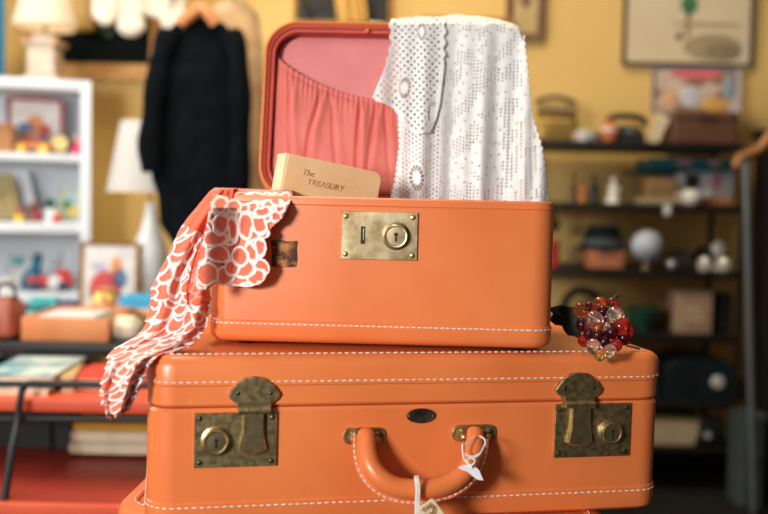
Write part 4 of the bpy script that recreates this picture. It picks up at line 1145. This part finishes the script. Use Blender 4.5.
G().box((0, .03, 0), (90*kk(3.24), .10, .014), .002).build('board', 'wood', t)
for sx in (-1, 1): G().box((sx*.11, .05, -.03), (.012, .07, .05), .003).build('bracket', 'wood', t)
t, w, h = picture('framed_painting', 'small brown framed picture on the yellow wall right of the lace cloth', 506, 544, -26, 40, WY-.03, col('brown_frame', (.16, .08, .035)), .024, cr, None, 0, col('sepia_sheet', (.60, .42, .18)))
blobs(t, [('painted_shape', .0, .13, .018, .02, brp)])
t, w, h = picture('large_print', 'large pale landscape print in a thin dark frame at the top right of the wall', 623, 752, -60, 66, WY-.03, col('thin_dark_frame', (.045, .028, .015)), .012, cr, None, 0, col('pale_landscape', (.78, .66, .45), .35, col2=(.72, .58, .37), scale=4))
blobs(t, [('painted_shape', .0, .205, .030, .032, grp), ('painted_shape', -.002, .16, .006, .07, brp)])
blobs(t, [('painted_shape', .085, .065, .10, .045, col('hill_print', (.42, .33, .18)))], .0087)
blobs(t, [('painted_shape', .12, .05, .06, .03, col('hill_print2', (.30, .22, .12)))], .0080)
blobs(t, [('painted_shape', -.03, .10, .012, .014, brp), ('painted_shape', .06, .14, .12, .006, col('hill_print', (0, 0, 0)))], .0076)

# ---- shelf rack on the right
rx0, rx1 = .40, P(743, 200, 3.0).x
rc = thing('shelf_rack', 'dark shelf rack along the yellow wall at the right, loaded with bric-a-brac', 'shelf', ((rx0+rx1)/2, 3.15, 0))
RW = rx1-rx0
RZ = [P(640, y, 3.0).z for y in (142, 204, 270, 334, 401, 446)]
for z in RZ: G().box((0, 0, z-.011), (RW-.01, .30, .022), .002).build('shelf_board', 'black_board', rc)
for sx in (-1, 1):
    for sy in (-1, 1):
        G().box((sx*(RW/2+.004), sy*.145, RZ[0]/2-.01), (.016, .016, RZ[0]), .002).build('post', 'black_board', rc)
RY = 3.06
def rl_(px, k, Y=RY): return onz(px, Y, RZ[k])
# shelf 1
k = 0
a = rl_(556, 0, 3.1)
t = thing('typewriter', 'old black and brass machine at the left end of the top dark shelf', 'machine', (a.x, 3.12, RZ[0]))
G().box((0, 0, .03), (.13, .16, .06), .01).build('body', col('gold_paint', (.42, .27, .07), .3, metal=.5), t)
G().tube([(-.06, 0, .10), (.06, 0, .10)], .024, 16).build('roller', 'brass_bright', t)
G().tube(smooth_path([(-.06, .03, .13), (.0, .03, .145), (.06, .03, .13), (.065, .03, .09), (.063, .03, .05)], 4), .007, 8).build('frame', 'black', t)
def cup(label, px, k, Y, s, m_, group=None, dy=0):
    a = rl_(px, k, Y); t = thing('tea_cup', label, 'cup', (a.x, Y, RZ[k]+dy), (0, 0, rnd.uniform(0, 6)), group)
    G().lathe([(.001, .002), (.5*s, 0), (.52*s, .1*s), (.8*s, .6*s), (1.0*s, 1.25*s), (.94*s, 1.25*s), (.7*s, .6*s), (.001, .3*s)], (0, 0, 0), 18).build('bowl', m_, t)
    G().tube(smooth_path([(.95*s, 0, 1.1*s), (1.4*s, 0, 1.0*s), (1.3*s, 0, .5*s), (.72*s, 0, .45*s)], 4), .09*s, 6).build('handle', m_, t)
cup('pink cream cup right of the brass machine on the top dark shelf', 576, 0, 3.0+.05, .020, col('pink_cream', (.72, .48, .34), .3))
cup('white cup on the top dark shelf, left of the orange vase', 584, 0, 3.03, .026, 'ceramic')
cup('pale lilac cup standing behind the white cup on the top dark shelf', 594, 0, 3.12, .026, col('lilac_glaze', (.62, .56, .6), .3))
a = rl_(609, 0, 3.05)
t = thing('orange_vase', 'small round orange vase in the middle of the top dark shelf', 'vase', (a.x, 3.05, RZ[0]))
G().lathe([(.001, 0), (.016, 0), (.025, .02), (.027, .036), (.018, .055), (.011, .062), (.014, .07), (.001, .068)], (0, 0, 0), 18).build('body', col('orange_glaze2', (.70, .20, .08), .3), t)
G().lathe([(.028, .034), (.0285, .038), (.028, .042)], (0, 0, 0), 18).build('band', 'ceramic', t)
a = rl_(627, 0, 3.08)
t = thing('black_telephone', 'black rotary telephone on the top dark shelf beside the orange vase', 'telephone', (a.x, 3.10, RZ[0]))
G().slab(.115, .11, .02, [(0, 0), (0, .012), (.018, .045), (.035, .055)]).build('body', 'black', t)
G().tube(smooth_path([(-.06, 0, .056), (-.05, 0, .078), (-.02, 0, .085), (.02, 0, .085), (.05, 0, .078), (.06, 0, .056)], 4), .010, 8).build('handset', 'black', t)
G().lathe([(.022, 0), (.022, .006), (.001, .007)], (0, -.038, .03), 18, 'y').build('dial', 'greym', t)
a = rl_(658, 0, 3.03)
t = thing('leaning_book', 'cream covered slim book leaning against the brown basket on the top dark shelf', 'book', (a.x-.02, 3.06, RZ[0]), (0, .42, 0))
G().box((0, 0, .045), (.028, .08, .09), .002).build('page_block', col('pages', (0, 0, 0)), t); 
for sx in (-1, 1): G().box((sx*.0155, 0, .046), (.003, .084, .094), .001).build('cover', col('cream_cover2', (.68, .50, .22)), t)
a = rl_(702, 0, 3.05)
t = thing('brown_case', 'brown leatherette box case on the right end of the top dark shelf', 'case', (a.x, 3.14, RZ[0]))
G().slab(.205, .24, .01, [(.004, 0), (0, .004), (0, .095), (.004, .1)]).build('body', col('brown_vinyl', (.15, .065, .035), .5), t)
G().tube(smooth_path([(-.02, -.12, .08), (-.018, -.135, .078), (.018, -.135, .078), (.02, -.12, .08)], 4), .004, 6).build('handle', 'black', t)
G().slab(.207, .242, .01, [(0, .07), (-.0005, .071), (-.0005, .074), (0, .075)]).build('seam_band', 'black', t)
t, w, h = picture('colourful_picture', 'picture with pink top and crowded pale flowers standing on the brown case', 650, 736, 68, 118, 3.2, col('grey_frame', (.34, .32, .36)), .010, cr, RZ[0]+.1005, .05, col('mixed_print', (.62, .48, .36), .6, col2=(.3, .16, .1), scale=14, f0=.42, f1=.5))
t.location.y = 3.17
blobs(t, [('painted_shape', .0, h-.022, .085, .016, col('pink_print', (.75, .16, .16)))], .0075)
blobs(t, [('painted_shape', -.02, .06, .04, .036, col('white_flower', (.62, .60, .62))), ('painted_shape', -.08, .05, .034, .03, col('peach_flower', (.75, .42, .24))), ('painted_shape', .06, .035, .045, .022, col('orange_flower', (.72, .38, .1))), ('painted_shape', .105, .09, .02, .04, col('blue_grey_flower', (.3, .36, .42)))], .0070)
# shelf 2
z = RZ[1]
def bottle(label, px, k, Y, h_, r, m_, group=None, capm='black'):
    a = rl_(px, k, Y); t = thing('glass_bottle', label, 'bottle', (a.x, Y, RZ[k]), (0, 0, 0), group)
    G().lathe([(.001, 0), (r, 0), (r, h_*.55), (r*.45, h_*.72), (r*.4, h_*.93), (.001, h_*.93)], (0, 0, 0), 16).build('body', m_, t)
    G().lathe([(.001, h_*.9), (r*.48, h_*.9), (r*.48, h_), (.001, h_)], (0, 0, 0), 12).build('cap', capm, t)
bottle('dark brown bottle on the second dark shelf, left of the red label one', 573, 1, 3.05, .09, .011, col('brown_glass', (.12, .06, .02), .15))
bottle('dark green bottle on the second dark shelf, right of the red label one', 593, 1, 3.05, .09, .014, col('green_glass', (.015, .03, .02), .15))
bottle('short amber and red bottle between the two dark bottles on the second shelf', 583, 1, 3.04, .07, .012, col('amber_glass', (.50, .16, .04), .2))
a = rl_(613, 1, 3.04)
t = thing('china_figurine', 'white china figurine standing alone on the second dark shelf', 'figurine', (a.x, 3.04, z))
G().lathe([(.001, 0), (.024, 0), (.024, .006), (.020, .012), (.014, .04), (.010, .055), (.005, .062), (.001, .062)], (0, 0, 0), 18).build('dress', 'ceramic', t); G().sphere((0, 0, .071), .010, n=12).build('head', 'ceramic', t)
for sx in (-1, 1): G().tube(smooth_path([(sx*.008, 0, .055), (sx*.018, -.004, .045), (sx*.012, -.012, .036)], 3), .003, 6).build('arm', 'ceramic', t)
# stack of board games
def flat_box(label, px0, px1, Y, z, h_, d_, m_, group, yaw=0, name='game_box', sticker=None):
    a = onz((px0+px1)/2, Y, z); w_ = (px1-px0)*kk(Y)
    t = thing(name, label, 'box', (a.x, Y+d_/2, z), (0, 0, yaw), group)
    G().box((0, 0, h_*.4), (w_-.004, d_-.004, h_*.8), .001).build('base', m_, t); o = G().box((0, 0, h_*.65), (w_, d_, h_*.7), .0015).build('lid', m_, t)
    if sticker:
        for (u0, u1, sm_) in sticker: G().box((w_*(u0+u1)/2, -d_/2-.0006, h_*.62), (w_*(u1-u0), .0012, h_*.5)).build('printed_label', sm_, o)
    return t
gr_ = 'boxes stacked on the second dark shelf'
greyb = col('grey_print_box', (.42, .44, .47), .6, col2=(.34, .36, .4), scale=20); tealb = col('teal_box', (.01, .12, .14), .5); tealb2 = col('dark_teal_box', (.012, .055, .075), .5)
flat_box('pale tan flat box on the second dark shelf, lowest left', 640, 676, 3.03, z, .018, .18, col('tan_card', (.5, .42, .26)), gr_)
flat_box('brown kraft carton on the second dark shelf, on the pale tan flat box', 648, 676, 3.04, z+.018, .062, .16, col('kraft_card', (.34, .20, .09)), gr_)
flat_box('long orange flat box on the second dark shelf under the grey box', 677, 734, 3.03, z, .022, .2, col('orange_card', (.50, .20, .08)), gr_)
flat_box('tall grey box with dark red print on the second dark shelf', 677, 733, 3.07, z+.022, .085, .18, greyb, gr_, sticker=[(.14, .26, col('dull_red_print', (.36, .12, .12))), (-.36, -.12, 'black')])
flat_box('dark teal box sticking out to the left under the teal box with pink print', 634, 690, 3.07, z+.107-.012, .014, .16, tealb2, gr_)
flat_box('long teal box with pink print on top of the box stack', 652, 733, 3.05, z+.110, .034, .2, tealb, gr_, sticker=[(-.2, -.02, col('pink_grey', (.42, .25, .24))), (.2, .34, col('pink_grey', (0, 0, 0)))])
a = rl_(692, 1, 3.015)
t = thing('white_teapot', 'small white teapot with black lid in front of the grey box', 'teapot', (a.x, 3.018, z))
G().lathe([(.001, 0), (.018, 0), (.030, .012), (.033, .028), (.026, .044), (.012, .05), (.001, .05)], (0, 0, 0), 20).build('body', 'ceramic', t)
G().lathe([(.018, .046), (.014, .054), (.004, .058), (.005, .066), (.001, .068)], (0, 0, 0), 16).build('lid', 'black', t)
G().tube([(.028, 0, .02), (.044, 0, .035), (.050, 0, .045)], .005, 8).build('spout', 'ceramic', t)
G().tube(smooth_path([(-.03, 0, .036), (-.046, 0, .034), (-.046, 0, .018), (-.03, 0, .014)], 4), .003, 6).build('handle', 'ceramic', t)
t = thing('price_label', 'small white hanging label on the edge of the second dark shelf', 'label', P(667, 214, 2.992))
G().box((0, 0, .012), (.022, .002, .03), .0008).build('card', 'whitepaper', t); G().tube([(0, 0, .026), (0, .004, .036)], .001, 5).build('string', 'cotton', t)
# shelf 3
z = RZ[2]
a = rl_(607, 2, 3.03)
t = thing('salmon_box', 'salmon pink box on the third dark shelf, under the black hat', 'box', (a.x, 3.10, z))
sb = col('salmon_card', (.62, .22, .12))
G().box((0, 0, .024), (.104, .12, .048), .002).build('body', sb, t); G().box((0, 0, .045), (.110, .126, .018), .002).build('lid', sb, t)
t = thing('felt_hat', 'black felt hat lying on the salmon pink box', 'hat', (a.x-.002, 3.10, z+.0555))
G().lathe([(.001, .004), (.080, 0), (.084, .006), (.078, .014), (.062, .018), (.058, .05), (.046, .076), (.02, .068), (.001, .066)], (0, 0, 0), 26, 'z', 1, .9).build('crown', col('black_felt', (.012, .02, .022), .9), t)
G().lathe([(.0625, .018), (.063, .02), (.061, .034), (.059, .034)], (0, 0, 0), 26, 'z', 1, .9).build('band', col('hat_band', (.1, .13, .14)), t)
t = thing('grey_scarf', 'pale grey scarf bunched on the black hat', 'scarf', (a.x+.03, 3.13, z+.128))
G().sphere((0, 0, 0), .022, (1.3, 1, .5), 12).sphere((-.07, -.01, -.018), .016, (1, 1, .8), 10).build('bunch', col('pale_grey_cloth', (.38, .34, .33), .9), t)
a = rl_(647, 2, 3.04)
t = thing('globe_lamp', 'round frosted white globe lamp on a small brass foot, third dark shelf', 'lamp', (a.x, 3.05, z))
G().lathe([(.001, 0), (.018, 0), (.018, .006), (.007, .012), (.007, .026), (.013, .030), (.001, .03)], (0, 0, 0), 16).build('foot', 'brass_bright', t); G().sphere((0, 0, .073), .049, n=24).build('globe', col('frosted_glass', (.60, .64, .74), .4), t)
disc_clock('black alarm clock with two bells on the third dark shelf', 680, 3.05, z, .030, col('dark_face', (.05, .05, .05), .2), 'blackm')
disc_clock('small black clock partly behind the silver jars on the third dark shelf', 704, 3.13, z, .034, col('dark_face', (0, 0, 0)), 'blackm')
t = thing('glass_paperweight', 'tiny clear glass ball beside the black alarm clock', 'paperweight', (rl_(672, 2, 3.01).x, 3.015, z))
G().sphere((0, 0, .018), .016, n=14).build('ball', col('glass_grey', (.55, .55, .65), .08, metal=.6), t); G().lathe([(.001, 0), (.010, 0), (.010, .004), (.001, .004)], (0, 0, 0), 12).build('base', 'black', t)
sil = col('silver_plate', (.88, .85, .76), .22, metal=.4)
def jar(label, px, Y, r, h_, group=None, dz=0):
    a = rl_(px, 2, Y); t = thing('silver_jar', label, 'jar', (a.x, Y, z+dz), (0, 0, 0), group)
    G().lathe([(.001, 0), (r*.8, 0), (r, h_*.2), (r, h_*.6), (r*.7, h_*.75), (.001, h_*.75)], (0, 0, 0), 20).build('body', sil, t)
    G().lathe([(.001, h_*.73), (r*.74, h_*.73), (r*.6, h_*.9), (.004, h_*.93), (.005, h_), (.001, h_)], (0, 0, 0), 16).build('lid', sil, t)
gj = 'silver jars on the third dark shelf'
jar('low silver jar at the left of the silver jars on the third dark shelf', 705, 3.02, .024, .045, gj)
jar('low silver jar at the right end of the third dark shelf', 724, 3.02, .026, .045, gj)
a = rl_(721, 2, 3.06)
t = thing('silver_mirror', 'round shiny white topped stand rising behind the low silver jars', 'ornament', (a.x, 3.09, z))
G().lathe([(.001, 0), (.026, 0), (.024, .008), (.006, .014), (.006, .05), (.001, .05)], (0, 0, 0), 16).build('foot', sil, t); G().sphere((0, 0, .067), .024, (1, .6, 1), 18).build('head', col('pearl', (.85, .82, .72), .2), t)
a = rl_(553, 2, 3.05)
t = thing('red_tin', 'narrow red tin at the left end of the third dark shelf', 'tin', (a.x, 3.06, z))
G().lathe([(.001, 0), (.020, 0), (.020, .07), (.001, .07)], (0, 0, 0), 20).build('body', col('red_paint', (.50, .02, .025), .35), t); G().lathe([(.001, .068), (.021, .068), (.021, .08), (.001, .082)], (0, 0, 0), 20).build('lid', col('red_paint', (0, 0, 0)), t)
a = rl_(574, 2, 3.03)
t = thing('brass_dish', 'low brass dish between the red tin and the salmon box', 'dish', (a.x, 3.04, z))
G().lathe([(.001, .002), (.014, 0), (.026, .012), (.03, .018), (.028, .018), (.012, .006), (.001, .005)], (0, 0, 0), 20).build('bowl', 'brass_bright', t); G().lathe([(.001, 0), (.012, 0), (.012, .003), (.001, .003)], (0, 0, 0), 14).build('foot', 'brass', t)
t = thing('hanging_ladle', 'dark round ladle hanging under the second dark shelf behind the vanity case', 'ladle', P(553, 225, 3.05))
G().sphere((0, 0, 0), .022, (1, .7, 1), 14).build('bowl', col('dark_enamel', (.05, .01, .01), .4), t); G().tube([(0, 0, .018), (0, 0, RZ[1]-.022-P(553, 225, 3.05).z)], .003, 6).build('handle', 'blackm', t)
# shelf 4
z = RZ[3]
a = rl_(694, 3, 3.03)
t = thing('cream_tin', 'square pinkish cream printed tin on the fourth dark shelf', 'tin', (a.x, 3.09, z))
G().box((0, 0, .064), (.112, .11, .128), .003).build('body', col('pink_cream_tin', (.50, .34, .22), .6, col2=(.42, .25, .16), scale=26), t); G().box((0, 0, .130), (.115, .113, .010), .002).build('lid', col('tin_lid', (.40, .24, .14)), t)
for zz_, ww in ((.08, .05), (.062, .07), (.045, .056)): G().box((0, -.0556, zz_), (ww, .001, .009)).build('printed_band', col('pale_print2', (.62, .5, .34)), t)
a = rl_(646, 3, 3.05)
t = thing('green_bowl', 'dark green bowl on the fourth dark shelf behind the glass grapes', 'bowl', (a.x, 3.08, z))
G().lathe([(.001, .002), (.022, 0), (.024, .006), (.045, .04), (.056, .07), (.052, .07), (.038, .036), (.001, .014)], (0, 0, 0), 26).build('body', col('green_glaze', (.02, .085, .06), .35), t); G().lathe([(.0565, .066), (.058, .07), (.0555, .073), (.0525, .07)], (0, 0, 0), 26).build('rim', col('green_glaze', (0, 0, 0)), t)
a = rl_(668, 3, 3.10)
t = thing('brown_jar', 'short brown jar half behind the green bowl', 'jar', (a.x, 3.15, z))
G().lathe([(.001, 0), (.026, 0), (.030, .02), (.028, .055), (.018, .065), (.001, .065)], (0, 0, 0), 18).build('body', col('brown_glaze', (.10, .055, .03), .35), t); G().lathe([(.001, .063), (.019, .063), (.012, .075), (.001, .078)], (0, 0, 0), 14).build('lid', 'wood', t)
a = rl_(584, 3, 3.05)
t = thing('black_wreath', 'dark woven hoop standing behind the glass grapes on the fourth shelf', 'wreath', (a.x, 3.10, z))
G().tube([Vector((.055*math.cos(q_*PI/16), 0, .068+.055*math.sin(q_*PI/16))) for q_ in range(33)], .013, 8).build('hoop', col('dark_wicker', (.03, .022, .015), .8, bump=1, bscale=90), t)
G().sphere((0, .0, .068), .012, (1, .5, 1), 10).tube([(-.05, 0, .068), (.05, 0, .068)], .003, 6).build('crossbar', 'wood', t)
a = rl_(726, 3, 3.05)
t = thing('dark_bottle_box', 'tall black carton at the right end of the fourth dark shelf', 'box', (a.x, 3.1, z))
G().box((0, 0, .06), (.045, .07, .12), .002).build('body', col('black_card', (.02, .018, .014)), t); G().box((0, 0, .118), (.047, .072, .012), .001).build('lid', col('black_card', (0, 0, 0)), t)
# shelf 5: black radio and case
z = RZ[4]
a = rl_(704, 4, 3.02)
t = thing('black_radio', 'black rounded radio with one pale round knob, low on the dark shelf rack', 'radio', (a.x, 3.12, z))
g = G(); g.prism([(-.125, 0), (.125, 0), (.125, .06), (.10, .105), (.05, .135), (-.03, .14), (-.09, .125), (-.125, .10)], -.09, .09, .006); g.build('body', col('black_bakelite', (.012, .022, .026), .35), t)
G().lathe([(.022, 0), (.022, .004), (.016, .012), (.001, .013)], (.044, -.09, .058), 22, 'y').build('knob', col('pale_knob', (.55, .58, .58), .4), t)
g = G()
for q_ in range(7): g.box((-.06, -.0915, .03+q_*.012), (.08, .002, .004))
g.build('grille', 'black', t)
a = rl_(650, 4, 3.02)
t = thing('dark_suitcase', 'small blackish blue case beside the black radio', 'case', (a.x-.01, 3.12, z))
G().slab(.075, .2, .01, [(.004, 0), (0, .004), (0, .116), (.004, .12)]).build('body', col('blue_black', (.03, .045, .06), .5), t); G().tube(smooth_path([(-.015, 0, .12), (-.012, 0, .134), (.012, 0, .134), (.015, 0, .12)], 4), .003, 6).build('handle', 'black', t)
# bottom shelf
z = RZ[5]
a = rl_(676, 5, 3.02)
t = thing('cream_carton', 'cream cardboard carton with slanted right side on the lowest dark shelf', 'box', (a.x, 3.08, z))
g = G(); g.prism([(-.09, 0), (.055, 0), (.085, .078), (-.09, .078)], -.06, .06, .002); g.build('body', col('cream_card', (.55, .42, .27)), t)
G().box((-.002, 0, .084), (.17, .12, .010), .002).build('lid', col('olive_card', (.16, .13, .02)), t)
a = rl_(712, 5, 3.0)
t = thing('black_camera', 'black box camera with a small pale lens right of the cream carton', 'camera', (a.x+.004, 3.05, z))
G().box((0, 0, .04), (.085, .09, .08), .008).build('body', 'black', t); G().lathe([(.020, 0), (.020, .012), (.016, .014), (.001, .012)], (-.022, -.045, .04), 20, 'y').build('lens_ring', 'blackm', t)
G().lathe([(.012, 0), (.011, .014), (.001, .0155)], (-.022, -.045, .04), 16, 'y').build('lens', col('pale_lens', (.55, .6, .6), .1), t)

# ---- right edge: grey pole, dark cabinet, blue box, cane
p0 = P(746, 158, 2.80); p1 = p0.copy(); p1.z = 0; p1.x = P(756, 470, 2.80).x
t = thing('grey_pole', 'grey metal pole leaning slightly at the right end of the dark shelf rack', 'pole', p1)
G().tube([Vector((0, 0, 0)), p0-p1], .011, 12).build('shaft', 'greym', t); G().sphere(p0-p1, .014, n=12).build('cap', 'greym', t); G().lathe([(.001, 0), (.026, 0), (.026, .008), (.014, .02), (.001, .02)], (0, 0, 0), 20).build('foot', 'blackm', t)
a = onz(775, 2.9, 0)
cz = P(770, 122, 2.8).z
t = thing('dark_cabinet', 'tall narrow black cabinet cut by the right edge of the photo', 'cabinet', (a.x+.035, 3.0, 0))
G().box((0, 0, cz/2), (.10, .3, cz-.02), .003).build('body', 'black_board', t); G().box((0, 0, cz-.01), (.12, .32, .02), .003).build('top', 'blackm', t)
t = thing('blue_box', 'small blue box on top of the black cabinet at the right edge', 'box', (a.x+.005, 2.93, cz))
G().box((0, 0, .03), (.075, .10, .06), .003).build('body', col('mid_blue', (.06, .20, .36)), t); G().box((0, 0, .057), (.079, .104, .014), .002).build('lid', col('mid_blue', (0, 0, 0)), t)
p = P(776, 470, 2.72); 
t = thing('wooden_cane', 'brown wooden cane with curved handle in front of the black cabinet', 'cane', (p.x+.04, 2.76, 0))
cp = [P(736, 167, 2.74), P(740, 158, 2.74), P(750, 153, 2.74), P(760, 148, 2.74), P(768, 138, 2.74), P(774, 132, 2.74), P(782, 140, 2.74), P(786, 170, 2.74)]
G().tube([q_-t.location for q_ in smooth_path(cp, 4)]+[Vector((0, 0, 0))], .013, 12).build('shaft', 'wood', t)
G().lathe([(.001, 0), (.015, 0), (.014, .03), (.001, .03)], (0, 0, 0), 12).build('ferrule', 'black', t)
# grey panel at the foot of the rack
a = onz(742, 2.95, 0)
t = thing('metal_bin', 'grey green metal bin standing on the floor at the foot of the dark shelf rack', 'bin', (a.x, 2.93, 0))
G().slab(.075, .12, .015, [(.004, 0), (0, .004), (-.004, .27), (-.006, .275), (-.002, .275), (.004, .26), (.006, .02)]).build('body', col('grey_green', (.07, .09, .085), .5), t); G().tube(smooth_path([(-.02, -.062, .15), (-.02, -.075, .15), (.02, -.075, .15), (.02, -.062, .15)], 3), .004, 6).build('handle', 'blackm', t)

# ------------------------------------------------------------------ LIGHT
w = bpy.data.worlds.new('World'); bpy.context.scene.world = w; w.use_nodes = True
w.node_tree.nodes['Background'].inputs[0].default_value = (.80, .90, 1.0, 1); w.node_tree.nodes['Background'].inputs[1].default_value = .10
def area(name, loc, target, sx, sy, power, colr):
    l = bpy.data.lights.new(name, 'AREA'); l.shape = 'RECTANGLE'; l.size = sx; l.size_y = sy; l.energy = power; l.color = colr
    o = bpy.data.objects.new(name, l); C.objects.link(o); o.location = loc
    d = Vector(target)-Vector(loc); o.rotation_euler = d.to_track_quat('-Z', 'Z').to_euler(); return o
area('window_daylight', (-1.08, -.74, 1.16), (0, 1.1, .75), .36, .36, 49, (1, .96, .92))
area('window_daylight', (-.45, -1.55, 1.5), (-.5, 2, 1.0), 1.2, 1.6, 2.5, (.93, .97, 1.0))  # added fill from an unseen front window, soft frontal light
area('window_daylight', (-1.62, 1.7, 1.5), (-.6, 3.1, 1.0), 1.0, 1.4, 25, (.92, .96, 1.0))  # added fill from an unseen second window, brightens the left background
l = bpy.data.lights.new('lamp_bulb', 'POINT'); l.energy = .15; l.color = (1, .78, .45); l.shadow_soft_size = .03
o = bpy.data.objects.new('lamp_bulb', l); C.objects.link(o); o.location = lampspot
# unseen warm fill from overhead, added to brighten the wall behind the shelves
l = bpy.data.lights.new('ceiling_light', 'AREA'); l.energy = 31; l.size = .6; l.color = (1, .86, .62)
o = bpy.data.objects.new('ceiling_light', l); C.objects.link(o); o.location = (-.25, 1.95, 2.56)

# ------------------------------------------------------------------ CAMERA
cd = bpy.data.cameras.new('camera'); co = bpy.data.objects.new('camera', cd); C.objects.link(co)
rm = Matrix((Rv, Uv, -Fw)).transposed()
co.matrix_world = Matrix.Translation(CAM) @ rm.to_4x4()
cd.sensor_width = 36; cd.lens = F/768*36; cd.clip_start = .05
cd.dof.use_dof = True; cd.dof.focus_distance = 1.13; cd.dof.aperture_fstop = 2.6
sc = bpy.context.scene; sc.camera = co
sc.view_settings.view_transform = 'Standard'; sc.view_settings.look = 'None'; sc.view_settings.exposure = .16; sc.view_settings.gamma = 1
sc.view_settings.use_curve_mapping = False
